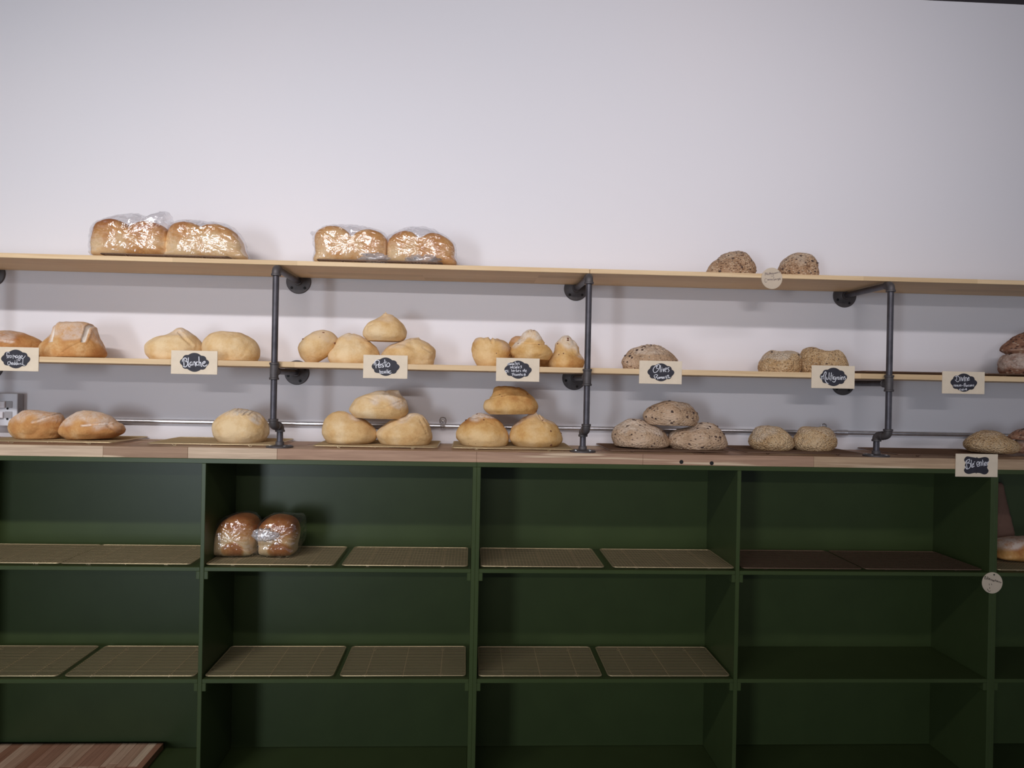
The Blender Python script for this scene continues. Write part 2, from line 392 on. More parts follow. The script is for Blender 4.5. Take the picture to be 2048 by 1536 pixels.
def bracket(X, dx, dy, label, r1=45, r2=20):
    e = empty('pipe_bracket', (X, YP, zC)); tag(e, label, 'pipe bracket', 'pipe brackets holding the pine shelves')
    bx, by = X+dx, YP+dy
    flange(e, (bx, by, zC), (0, 0, 1), .0475, 40, 'base_flange', 'bolt_bright')
    MB().lathe((bx, by, zC+.015), (0, 0, 1), [(.0112, 0), (.0112, .045)], 18).build('nipple', M['pipe'], e, 'auto')
    def ring(mb, c, ax, r=.0172, h=.008): mb.lathe((Vector(c)-Vector(ax)*h/2), ax, [(r-.0015, 0), (r, .0012), (r, h-.0012), (r-.0015, h)], 20)
    zc = 1.4355
    m = MB(); mid = ((X+bx)/2, (YP+by)/2, zc)
    m.sweep(fillet([(bx, by, 1.4135), (bx, by, zc), mid], .018), .0148, 18); ring(m, (bx, by, 1.4165), (0, 0, 1))
    m.build('lower_elbow', M['iron'], e, 'auto')
    m = MB(); m.sweep(fillet([mid, (X, YP, zc), (X, YP, 1.4600)], .018), .0148, 18); ring(m, (X, YP, 1.4575), (0, 0, 1))
    d = Vector((dx, dy, 0)).normalized(); ring(m, mid, d, .0165, .010)
    m.build('upper_elbow', M['iron'], e, 'auto')
    MB().sweep([(X, YP, 1.455), (X, YP, 1.612)], .0112, 18).build('lower_post', M['pipe'], e, 'auto')
    m = MB(); m.sweep([(X, YP, ZTE-.029), (X, YP, ZTE+.029)], .0148, 18); m.sweep([(X, YP, ZTE), (X, YP+.034, ZTE)], .0140, 18)
    ring(m, (X, YP, ZTE-.0265), (0, 0, 1)); ring(m, (X, YP, ZTE+.0265), (0, 0, 1)); ring(m, (X, YP+.032, ZTE), (0, 1, 0), .0155)
    m.build('tee', M['iron'], e, 'auto')
    MB().sweep([(X, YP, 1.655), (X, YP, 1.985)], .0112, 18).build('upper_post', M['pipe'], e, 'auto')
    m = MB(); m.sweep(fillet([(X, YP, ZE-.030), (X, YP, ZE-.004), (X, YP+.032, ZE-.004)], .018), .0146, 18); ring(m, (X, YP, ZE-.0265), (0, 0, 1)); ring(m, (X, YP+.029, ZE-.004), (0, 1, 0), .0148)
    m.build('top_elbow', M['iron'], e, 'auto')
    MB().sweep([(X, YP+.02, ZE-.004), (X, YW-.010, ZE-.004)], .0112, 18).build('upper_arm', M['pipe'], e, 'auto')
    MB().sweep([(X, YP+.02, ZTE), (X, YW-.010, ZTE)], .0112, 18).build('lower_arm', M['pipe'], e, 'auto')
    flange(e, (X, YW, ZE-.004), (0, -1, 0), .049, r1, 'wall_flange', 'bolt'); flange(e, (X, YW, ZTE), (0, -1, 0), .049, r2, 'wall_flange', 'bolt')
bracket(-1.881, .01, .049, 'black pipe bracket at the far left, only its wall flange in view')
bracket(-.6995, .0125, .048, 'black pipe bracket left of the tilted pale loaf, leftmost full post', 45, 23)
bracket(.4123, -.004, .050, 'black pipe bracket between the floury tomato loaf and the olives card', 45, 18)
bracket(1.5296, -.018, .047, 'black pipe bracket right of the multigrain card, rightmost post', 30, 40)
bracket(2.64, .01, .049, 'black pipe bracket beyond the right edge')

# ---------------------------------------------------------------- conduit and outlet on the wall
cd = empty('electrical_conduit', (.4, YW-.0105, 1.4262)); tag(cd, 'thin grey steel conduit running along the wall behind the worktop loaves', 'conduit')
yc_ = YW-.0105
MB().sweep([(-1.78, yc_, 1.4262), (3.2, yc_, 1.4262)], .0092, 14).build('conduit_tube', M['zinc'], cd, 'auto')
def strap(x, rot=0):
    m = MB(); pts = []
    for k in range(9):
        a = math.radians(-80+k*26); pts.append((x, yc_-.0112*math.cos(a), 1.4262+.0112*math.sin(a)))
    for s in (-.0075, -.0025, .0025, .0075): m.sweep([(p[0]+s, p[1], p[2]) for p in pts], .0022, 6)
    arch = [(x-.011, YW-.003, 1.438), (x-.012, YW-.003, 1.450), (x-.009, YW-.003, 1.4585), (x, YW-.003, 1.4615), (x+.009, YW-.003, 1.4585), (x+.012, YW-.003, 1.450), (x+.011, YW-.003, 1.438)]
    m.sweep(arch, .0025, 8)
    o = m.build('strap', M['zinc'], cd, 'auto')
    MB().lathe((x, YW-.002, 1.4465), (0, -1, 0), [(.006, 0), (.006, .003), (.004, .0045)], 14).build('screw', M['bolt_bright'], o, 'auto')
strap(-.1157); strap(1.452)
m = MB(); m.sweep([(1.497, yc_, 1.4262), (1.548, yc_, 1.4262)], .0112, 16)
for k in range(7): m.sweep([(1.501+k*.007, yc_, 1.4262), (1.504+k*.007, yc_, 1.4262)], .0121, 14)
m.build('coupling', M['zinc'], cd, 'auto')
ob = empty('outlet_box', (-1.81, YW-.024, 1.46)); tag(ob, 'pale grey surface mounted outlet box on the wall at the left edge', 'outlet')
MB().box(-1.868, -1.7525, .3165, YW, 1.4035, 1.5255, bev=.003).build('box', M['plastic_dark'], ob)
MB().box(-1.870, -1.7505, .3125, .3166, 1.4015, 1.5265, bev=.002).build('cover_plate', M['plastic'], ob)
for zc in (1.484, 1.444):
    o = MB().box(-1.797, -1.768, .3108, .3130, zc-.013, zc+.013, bev=.0012).build('receptacle', M['plastic_dark'], ob)
    MB().lathe((-1.786, .3109, zc-.0155), (0, -1, 0), [(.0042, 0), (.0042, .0006), (.003, .0002)], 12).build('ground_hole', M['hole'], o)
    o = MB().box(-1.822, -1.793-.006*(zc < 1.46), .3020, .3130, zc-.0125, zc+.012, bev=.002).build('plug', M['white_plastic'], ob)
    MB().lathe((-1.812, .3021, zc), (0, -1, 0), [(.003, 0), (.003, .0005)], 10).build('plug_mark', M['plastic_dark'], o)
for zz in (1.462, 1.438):
    MB().lathe((-1.7526, .337, zz), (1, 0, 0), [(.0085, -.001), (.0085, .0014), (.006, .0018), (.005, .0005)], 16).build('knockout', M['plastic_dark'], ob)

# ---------------------------------------------------------------- wire cooling racks
RW, RD, RH = .445, .305, .0085
def rack(kind):
    W = M['wire_dark' if kind == 'dark' else 'wire']
    e = empty('cooling_rack', (0, 0, 0))
    rr = .012; c = [(rr, 0), (RW-rr, 0), (RW, rr), (RW, RD-rr), (RW-rr, RD), (rr, RD), (0, RD-rr), (0, rr)]
    path = []
    for i in range(0, 8, 2):
        path += [c[i], c[i+1]]
        cx, cy = [(RW-rr, rr), (RW-rr, RD-rr), (rr, RD-rr), (rr, rr)][i//2]; a0 = [-90, 0, 90, 180][i//2]
        path += [(cx+rr*math.cos(math.radians(a0+t)), cy+rr*math.sin(math.radians(a0+t))) for t in (30, 60)]
    MB().sweep([(x, y, RH) for x, y in path], .0021, 8, closed=True).build('frame', W, e, 'all')
    m = MB()
    if kind != 'bars':
        ny, nx = 25, 37
        for i in range(1, ny): m.sweep([(0, RD*i/ny, RH+.0006), (RW, RD*i/ny, RH+.0006)], .0008, 4, cap=False)
        for i in range(1, nx): m.sweep([(RW*i/nx, 0, RH-.0008), (RW*i/nx, RD, RH-.0008)], .0009, 4, cap=False)
    else:
        ny = 24
        for i in range(1, ny): m.sweep([(0, RD*i/ny, RH+.0006), (RW, RD*i/ny, RH+.0006)], .0013, 5, cap=False)
    tag(m.build('wire_grid', W, e), kind='stuff')
    for x in (.2, .5, .8): MB().sweep([(RW*x, 0, RH-.0024), (RW*x, RD, RH-.0024)], .0014, 6).build('crossbar', W, e)
    for x in (.2, .8):
        for y in (.02, RD-.02):
            MB().sweep([(RW*x-.007, y, RH-.001), (RW*x-.004, y, .0014), (RW*x+.004, y, .0014), (RW*x+.007, y, RH-.001)], .0014, 6).build('foot', W, e)
    return e
proto = {k: rack(k) for k in ('grid', 'bars', 'dark')}; used = dict.fromkeys(proto, 0)
def put_rack(kind, x, y, z, label, group, rot=0.):
    e = proto[kind] if not used[kind] else dup(proto[kind]); used[kind] = 1
    e.location = (x, y, z); e.rotation_euler = (0, 0, math.radians(rot)); tag(e, label, 'cooling rack', group)
g1, g2, g3, g4 = 'wire racks on the upper green shelves', 'wire racks on the lower green shelves', 'wire racks on the worktop', 'wire racks on the pine shelves'
for x, l in ((-1.868, 'wire rack on the upper green shelf, left of two in the leftmost bay'), (-1.4221, 'wire rack on the upper green shelf, right of two in the leftmost bay'),
             (-.9245, 'wire rack under the two bagged round loaves on the upper green shelf'), (-.4504, 'empty fine-mesh rack just right of the bagged round loaves, upper green shelf'),
             (.0430, 'empty rack on the upper green shelf, left of two in the third bay'), (.5215, 'empty rack on the upper green shelf, right of two in the third bay'),
             (.9977, 'empty dark rack on the upper green shelf, left of two in the fourth bay'), (1.4560, 'empty dark rack on the upper green shelf, right of two in the fourth bay'),
             (1.9600, 'wire rack under the bagged loaf at the right edge of the upper green shelf')): put_rack('dark' if .98 < x < 1.9 else 'grid', x, .009, zS1, l, g1)
for x, l, r in ((-1.870, 'barred rack on the lower green shelf, left of two in the leftmost bay', 0), (-1.4010, 'barred rack on the lower green shelf, right of two in the leftmost bay', 0),
             (-.9200, 'barred rack on the lower green shelf, left of two in the second bay', .2), (-.4500, 'barred rack on the lower green shelf, right of two in the second bay', .5),
             (.0425, 'barred rack on the lower green shelf, left of two in the third bay', 0), (.5120, 'barred rack on the lower green shelf, right of two, beside the empty bay', 0)): put_rack('bars', x, .010, zS2, l, g2, r)
for x, l in ((-1.715, 'wire rack on the worktop under the two cheese loaves at left'), (-1.1500, 'wire rack on the worktop under the single scored pale loaf'),
             (-.5683, 'wire rack on the worktop under the pyramid of three pale loaves'), (-.0700, 'wire rack on the worktop under the pyramid of three tomato loaves'),
             (.5054, 'wire rack on the worktop under the pyramid of three olive loaves'), (1.0150, 'wire rack on the worktop under the two small oat loaves'), (1.5900, 'wire rack on the worktop above the whole wheat card')):
    put_rack('dark' if x > .5 else 'grid', x, .047, zC, l, g3)
put_rack('dark', -1.3190, .030, zT, 'wire rack under the left pair of bagged tin loaves on the top shelf', g4)  # dark wire on both top shelf racks stands in for shade under the loaves
put_rack('dark', -.5634, .030, zT, 'wire rack under the right pair of bagged tin loaves on the top shelf', g4)
put_rack('dark', 1.4500, .030, zM, 'wire rack on the middle shelf behind the rightmost pipe post', g4)
put_rack('dark', 1.9100, .030, zM, 'wire rack under the dark fruit loaves on the middle shelf', g4)
RT = RH+.0015

# ---------------------------------------------------------------- block of staves on the bottom shelf
sl = empty('butcher_block', (-1.5, .17, zS3)); tag(sl, 'spare slab of striped butcher block lying on the bottom green shelf', 'wood slab')
random.seed(9); x = -1.84
while x < -1.19:
    wd = random.choice((.024, .034, .034, .042)); xe = min(x+wd, -1.18)
    br = .150+random.choice((-.03, .0, .0, .02))
    for y0, y1 in ((.012, br), (br, .335)):
        stave(x, xe, y0, y1, random.choice(((.46, .25, .17), (.58, .37, .26), (.78, .60, .44), (.38, .19, .12), (.68, .47, .34))), sl, zS3+.0005, zS3+.026, 'stave_y', random.uniform(-.0003, .0002))
    x = xe

# ---------------------------------------------------------------- measured outlines (metres: x, height)
LD = {
'cheddar1':(0.165,[(-1.8345,1.6681),(-1.8442,1.7051),(-1.8001,1.7479),(-1.7328,1.7578),(-1.6832,1.7589),(-1.6424,1.7515),(-1.6058,1.7336),(-1.5874,1.7154),(-1.5814,1.6875),(-1.591,1.6686)]),
'cheddar2':(0.165,[(-1.5752,1.669),(-1.586,1.6898),(-1.5761,1.718),(-1.5495,1.7489),(-1.5342,1.782),(-1.5163,1.7955),(-1.4664,1.7994),(-1.4207,1.793),(-1.393,1.7759),(-1.3811,1.748),(-1.362,1.7063),(-1.357,1.683),(-1.3637,1.6735)]),
'white1':(0.165,[(-1.1895,1.6677),(-1.2047,1.6956),(-1.202,1.7215),(-1.1726,1.748),(-1.1269,1.7632),(-1.0973,1.785),(-1.0766,1.7879),(-1.0486,1.772),(-1.0157,1.7421),(-1.0013,1.7141),(-1.0054,1.6858),(-1.0189,1.6676)]),
'white2':(0.165,[(-0.9865,1.6682),(-0.9985,1.6906),(-0.997,1.7331),(-0.979,1.7595),(-0.9469,1.7758),(-0.9098,1.7766),(-0.8632,1.7715),(-0.8209,1.7512),(-0.8017,1.7232),(-0.7957,1.6997),(-0.8031,1.6711)]),
'pesto1':(0.165,[(-0.6235,1.6692),(-0.6475,1.6981),(-0.6536,1.7241),(-0.6345,1.7506),(-0.6068,1.775),(-0.5788,1.7861),(-0.5506,1.7877),(-0.5222,1.7769),(-0.503,1.7559),(-0.5073,1.7368),(-0.5303,1.7101),(-0.5581,1.6858),(-0.5813,1.6686)]),
'pesto2':(0.165,[(-0.5319,1.6697),(-0.5431,1.6908),(-0.5374,1.7123),(-0.5168,1.739),(-0.5007,1.7607),(-0.4751,1.7756),(-0.4468,1.7762),(-0.423,1.7696),(-0.3944,1.7536),(-0.3656,1.7327),(-0.35,1.7092),(-0.3506,1.6901),(-0.3644,1.6708)]),
'pesto3':(0.165,[(-0.3943,1.7521),(-0.4137,1.7746),(-0.4095,1.8009),(-0.3862,1.8229),(-0.3488,1.8429),(-0.3325,1.86),(-0.311,1.8509),(-0.2918,1.8418),(-0.2677,1.8209),(-0.2505,1.7926),(-0.2501,1.7687),(-0.2687,1.7516)]),
'pesto4':(0.165,[(-0.3383,1.6665),(-0.3459,1.695),(-0.3322,1.7192),(-0.3088,1.7388),(-0.2759,1.7514),(-0.2381,1.7666),(-0.2049,1.7697),(-0.1952,1.7604),(-0.1712,1.7513),(-0.1469,1.7279),(-0.1426,1.7041),(-0.1481,1.6681)]),
'tomato1':(0.165,[(0.0188,1.6697),(-0.0009,1.6957),(-0.0063,1.7244),(0.0003,1.7581),(0.012,1.7728),(0.036,1.7743),(0.0601,1.7667),(0.0864,1.7744),(0.1131,1.7654),(0.1375,1.7467),(0.1466,1.7228),(0.1409,1.6938),(0.1293,1.6719)]),
'tomato2':(0.26,[(0.1485,1.6721),(0.1402,1.7167),(0.136,1.7514),(0.1465,1.7764),(0.1662,1.7868),(0.1961,1.785),(0.2363,1.7685),(0.2922,1.7199),(0.3031,1.6753)]),
'tomato3':(0.12,[(0.1554,1.6927),(0.1444,1.721),(0.1543,1.7496),(0.1729,1.769),(0.1867,1.7906),(0.215,1.8022),(0.239,1.7942),(0.2536,1.7755),(0.266,1.7521),(0.2878,1.7335),(0.2968,1.7147),(0.2839,1.6916)]),
'tomato4':(0.165,[(0.2888,1.668),(0.2836,1.6872),(0.2905,1.7066),(0.3069,1.7311),(0.3112,1.7602),(0.3302,1.7823),(0.3592,1.7878),(0.3838,1.7714),(0.4013,1.7477),(0.4091,1.7236),(0.4241,1.6998),(0.4221,1.678),(0.4126,1.6681)]),
'olive1':(0.165,[(0.576,1.67),(0.5667,1.6931),(0.5727,1.7126),(0.5894,1.7348),(0.6087,1.7473),(0.6478,1.7555),(0.6871,1.7549),(0.7266,1.7475),(0.7564,1.7311),(0.7764,1.7145),(0.7866,1.6976),(0.7846,1.6733)]),
'cran1':(0.165,[(0.8898,2.0445),(0.8859,2.0535),(0.8985,2.0777),(0.9203,2.1002),(0.9533,2.1213),(0.9829,2.1294),(1.0127,2.1314),(1.039,2.1218),(1.0618,2.1005),(1.0742,2.0788),(1.0701,2.0567),(1.0591,2.0483)]),
'cran2':(0.165,[(1.1788,2.0486),(1.1653,2.0684),(1.1797,2.0982),(1.2038,2.1136),(1.2336,2.1236),(1.2674,2.1246),(1.3014,2.1163),(1.3187,2.0965),(1.3248,2.0746),(1.3234,2.0506)]),
'multi1':(0.165,[(1.1039,1.6677),(1.1016,1.6904),(1.1104,1.7163),(1.1287,1.7387),(1.1509,1.7494),(1.181,1.7442),(1.2109,1.7485),(1.241,1.7448),(1.26,1.7341),(1.265,1.7085),(1.2648,1.6827),(1.2538,1.6685)]),
'multi2':(0.165,[(1.2707,1.6681),(1.2627,1.6937),(1.2603,1.7231),(1.2748,1.7492),(1.2933,1.7625),(1.3234,1.7642),(1.35,1.7526),(1.3802,1.7496),(1.4028,1.7549),(1.4219,1.7449),(1.4374,1.7231),(1.4455,1.6974),(1.4422,1.6715)]),
'fruit1':(0.165,[(2.0945,1.7556),(2.0797,1.7683),(2.0824,1.785),(2.1012,1.8077),(2.1239,1.8287),(2.1575,1.8406),(2.1969,1.8396),(2.236,1.8182),(2.252,1.7887),(2.2409,1.7624)]),
'fruit2':(0.165,[(2.0767,1.6865),(2.0648,1.703),(2.0682,1.729),(2.0869,1.7517),(2.1137,1.7616),(2.1559,1.7662),(2.2178,1.7601),(2.2569,1.7367),(2.2691,1.7072),(2.2541,1.6845)]),
'ched3':(0.165,[(-1.6668,1.3675),(-1.6898,1.3928),(-1.6881,1.4208),(-1.6638,1.4515),(-1.6325,1.4674),(-1.5918,1.4704),(-1.5509,1.466),(-1.5236,1.4609),(-1.5052,1.4472),(-1.5002,1.4239),(-1.5042,1.3958),(-1.5173,1.3699)]),
'ched4':(0.165,[(-1.4854,1.3657),(-1.5063,1.3864),(-1.509,1.4097),(-1.4914,1.4381),(-1.4599,1.4573),(-1.4283,1.471),(-1.3963,1.4701),(-1.3597,1.4637),(-1.3275,1.4502),(-1.3088,1.4318),(-1.2879,1.4181),(-1.2861,1.3946),(-1.3168,1.373)]),
'white3':(0.165,[(-0.9368,1.3719),(-0.9535,1.3953),(-0.9565,1.4283),(-0.9408,1.4569),(-0.9134,1.4786),(-0.8764,1.4877),(-0.8298,1.4862),(-0.7923,1.4736),(-0.7685,1.4456),(-0.7562,1.4127),(-0.7627,1.3889),(-0.7764,1.3721)]),
'pesto5':(0.165,[(-0.5378,1.3718),(-0.5559,1.4031),(-0.5556,1.4325),(-0.5436,1.4579),(-0.5232,1.4793),(-0.4984,1.4873),(-0.4733,1.4852),(-0.4523,1.4763),(-0.4186,1.4601),(-0.3848,1.4438),(-0.3635,1.423),(-0.3556,1.4021),(-0.3627,1.3808),(-0.3834,1.37)]),
'pesto6':(0.165,[(-0.4354,1.464),(-0.4588,1.4889),(-0.4489,1.5185),(-0.4285,1.54),(-0.3911,1.5542),(-0.3641,1.5623),(-0.337,1.5678),(-0.274,1.5694),(-0.2674,1.5514),(-0.2481,1.5306),(-0.2413,1.5054),(-0.2429,1.48),(-0.2636,1.4619)]),
'pesto7':(0.165,[(-0.3395,1.3728),(-0.3555,1.3978),(-0.355,1.4147),(-0.3344,1.4362),(-0.3054,1.4557),(-0.2554,1.4713),(-0.2346,1.4835),(-0.2051,1.484),(-0.1797,1.4747),(-0.1624,1.4517),(-0.1513,1.4265),(-0.1486,1.3969),(-0.1587,1.3734)]),
'tomato5':(0.165,[(-0.0338,1.3754),(-0.0533,1.3984),(-0.0549,1.4196),(-0.0394,1.4495),(-0.0102,1.4713),(0.0234,1.488),(0.0489,1.4884),(0.0789,1.477),(0.1004,1.4646),(0.1221,1.4437),(0.1374,1.4227),(0.143,1.3972),(0.134,1.3758)]),
'tomato6':(0.165,[(0.0638,1.4853),(0.0422,1.5062),(0.0481,1.5318),(0.0731,1.5535),(0.0832,1.5834),(0.0979,1.5931),(0.1533,1.5912),(0.1919,1.5812),(0.2266,1.5563),(0.2485,1.5269),(0.2523,1.5099),(0.2385,1.4904)]),
'tomato7':(0.165,[(0.1661,1.3742),(0.1443,1.3973),(0.1446,1.4271),(0.1603,1.4486),(0.194,1.4748),(0.2406,1.4969),(0.2578,1.4886),(0.2796,1.4719),(0.3098,1.4597),(0.3317,1.4387),(0.345,1.4132),(0.3454,1.3919),(0.3264,1.3754)]),
'olive2':(0.165,[(0.5461,1.3757),(0.5356,1.4034),(0.5427,1.4378),(0.5682,1.4597),(0.6026,1.474),(0.6416,1.4738),(0.6723,1.4571),(0.7029,1.4491),(0.7292,1.4366),(0.747,1.4154),(0.7561,1.394),(0.7521,1.3767),(0.7349,1.3679)]),
'olive3':(0.165,[(0.6732,1.4572),(0.6531,1.486),(0.6624,1.5105),(0.6914,1.5329),(0.7305,1.5467),(0.7896,1.5458),(0.8293,1.5329),(0.8544,1.509),(0.8689,1.48),(0.8555,1.4554)]),
'olive4':(0.165,[(0.7663,1.3687),(0.7526,1.3909),(0.7577,1.4209),(0.7801,1.4363),(0.8141,1.4424),(0.8481,1.4524),(0.8669,1.4639),(0.8857,1.4699),(0.9239,1.463),(0.9471,1.4502),(0.9627,1.4317),(0.9765,1.4057),(0.9789,1.3832),(0.9677,1.3698)]),
'multi3':(0.165,[(1.09,1.3717),(1.0704,1.3921),(1.0718,1.4184),(1.0848,1.4412),(1.1037,1.4558),(1.1342,1.4601),(1.1765,1.457),(1.2037,1.4469),(1.2271,1.4284),(1.2409,1.4098),(1.2425,1.3872),(1.2263,1.3718)]),
'multi4':(0.165,[(1.259,1.3723),(1.2432,1.391),(1.2429,1.4098),(1.254,1.4326),(1.269,1.4499),(1.2921,1.4559),(1.3307,1.4547),(1.3576,1.46),(1.381,1.4536),(1.3967,1.4387),(1.4069,1.4124),(1.4055,1.3897),(1.3884,1.3724)]),
'wheat1':(0.165,[(1.9525,1.3713),(1.9292,1.3913),(1.9306,1.4136),(1.9513,1.4324),(1.9778,1.4495),(2.0083,1.4563),(2.039,1.4561),(2.07,1.4436),(2.0972,1.4273),(2.1245,1.4129),(2.1356,1.3944),(2.1329,1.3777),(2.11,1.3673)]),
'fruit3':(0.165,[(2.1127,1.422),(2.1087,1.4312),(2.12,1.4425),(2.1427,1.4615),(2.165,1.4655),(2.1967,1.4623),(2.2242,1.4405),(2.2207,1.4218)]),
'fruit4':(0.165,[(2.1407,1.3722),(2.1306,1.3944),(2.136,1.413),(2.1551,1.4208),(2.1937,1.4214),(2.2248,1.4107),(2.2329,1.3885),(2.2217,1.3704)]),
'bag1':(0.15,[(-1.3685,2.056),(-1.3962,2.0822),(-1.3948,2.1288),(-1.3818,2.1595),(-1.348,2.1731),(-1.3161,2.1741),(-1.2841,2.1648),(-1.261,2.1491),(-1.2429,2.159),(-1.2112,2.1693),(-1.1791,2.1688),(-1.1469,2.1572),(-1.1282,2.1367),(-1.1251,2.0946),(-1.1359,2.0606)]),
'bag2':(0.15,[(-1.1199,2.0611),(-1.1318,2.0851),(-1.1302,2.1226),(-1.1148,2.1558),(-1.0876,2.1707),(-1.0509,2.1727),(-1.0231,2.1656),(-1.0046,2.1591),(-0.9771,2.1669),(-0.9402,2.1666),(-0.9031,2.1551),(-0.8702,2.1302),(-0.8548,2.0977),(-0.8643,2.0621)]),
'bag3':(0.15,[(-0.5739,2.0499),(-0.5886,2.0864),(-0.5941,2.1288),(-0.5829,2.1527),(-0.5551,2.1677),(-0.5318,2.1722),(-0.499,2.1694),(-0.4705,2.1537),(-0.4538,2.1376),(-0.433,2.1548),(-0.405,2.1651),(-0.372,2.1613),(-0.3434,2.1479),(-0.3289,2.127),(-0.329,2.0842),(-0.3369,2.0546)]),
'bag4':(0.15,[(-0.3157,2.0552),(-0.3258,2.0891),(-0.3242,2.1271),(-0.301,2.1515),(-0.2682,2.163),(-0.235,2.1582),(-0.211,2.1423),(-0.1969,2.1451),(-0.1687,2.1578),(-0.1402,2.1563),(-0.1019,2.1407),(-0.0801,2.1199),(-0.078,2.0865),(-0.0859,2.0529)]),
'bag5':(0.17,[(-0.9293,0.9437),(-0.9434,0.9709),(-0.9394,1.0073),(-0.9311,1.0401),(-0.9138,1.0694),(-0.8784,1.0916),(-0.8427,1.0974),(-0.8103,1.0887),(-0.7919,1.067),(-0.7884,1.0342),(-0.7906,0.9977),(-0.799,0.9684),(-0.8075,0.9447)]),
'bag6':(0.17,[(-0.7644,0.9432),(-0.7772,0.9759),(-0.7795,1.0197),(-0.7755,1.0525),(-0.7562,1.0783),(-0.7241,1.0925),(-0.688,1.0918),(-0.659,1.0793),(-0.644,1.0538),(-0.6398,1.021),(-0.6462,0.977),(-0.6599,0.9422)]),
'bag7':(0.17,[(2.0791,0.9277),(2.0674,0.9632),(2.0715,1.0029),(2.0916,1.0228),(2.1324,1.0343),(2.1858,1.0376),(2.2477,1.0322),(2.2812,1.0046),(2.2863,0.957),(2.2704,0.9251)]),
'film1':(0.15,[(-1.373,2.054),(-1.4016,2.082),(-1.3994,2.1333),(-1.3841,2.1641),(-1.348,2.1778),(-1.2982,2.19),(-1.239,2.1951),(-1.1978,2.1884),(-1.1569,2.2032),(-1.1317,2.204),(-1.122,2.1743),(-1.1282,2.1367),(-1.1274,2.0946),(-1.1313,2.0589)]),
'film2':(0.15,[(-1.1198,2.0592),(-1.1258,2.0852),(-1.1248,2.1274),(-1.1172,2.1595),(-1.0876,2.1744),(-1.0417,2.1758),(-0.9772,2.173),(-0.9357,2.1715),(-0.8985,2.1599),(-0.8647,2.1327),(-0.8511,2.0978),(-0.8596,2.059)]),
'film3':(0.15,[(-0.5762,2.048),(-0.5919,2.0863),(-0.5988,2.1286),(-0.6062,2.1497),(-0.5876,2.1526),(-0.5552,2.1715),(-0.5085,2.1758),(-0.4569,2.1754),(-0.4145,2.1719),(-0.372,2.1661),(-0.3388,2.1528),(-0.327,2.127),(-0.3262,2.0843),(-0.3322,2.0528)]),
'film4':(0.15,[(-0.318,2.0532),(-0.3249,2.0891),(-0.3253,2.1366),(-0.3011,2.1563),(-0.2683,2.1691),(-0.2259,2.1761),(-0.1785,2.1742),(-0.1307,2.1589),(-0.0972,2.1432),(-0.0767,2.1199),(-0.0747,2.0866),(-0.0811,2.0507)]),
'film5':(0.17,[(-0.9346,0.9418),(-0.9462,0.9708),(-0.9471,1.0181),(-0.9383,1.0437),(-0.9175,1.0748),(-0.8785,1.0952),(-0.8428,1.1011),(-0.8068,1.0923),(-0.7901,1.067),(-0.7855,1.0342),(-0.7854,0.9904),(-0.7931,0.943)]),
'film6':(0.17,[(-0.7698,0.9413),(-0.7829,0.9722),(-0.7838,1.0196),(-0.7788,1.0598),(-0.7563,1.0819),(-0.7242,1.0961),(-0.6809,1.0955),(-0.6267,1.0906),(-0.6206,1.0541),(-0.6215,1.0065),(-0.6352,0.9698),(-0.6527,0.9404)]),
}
CARDS = []                # pen strokes of the handwriting on each card, in a card's own drawing units
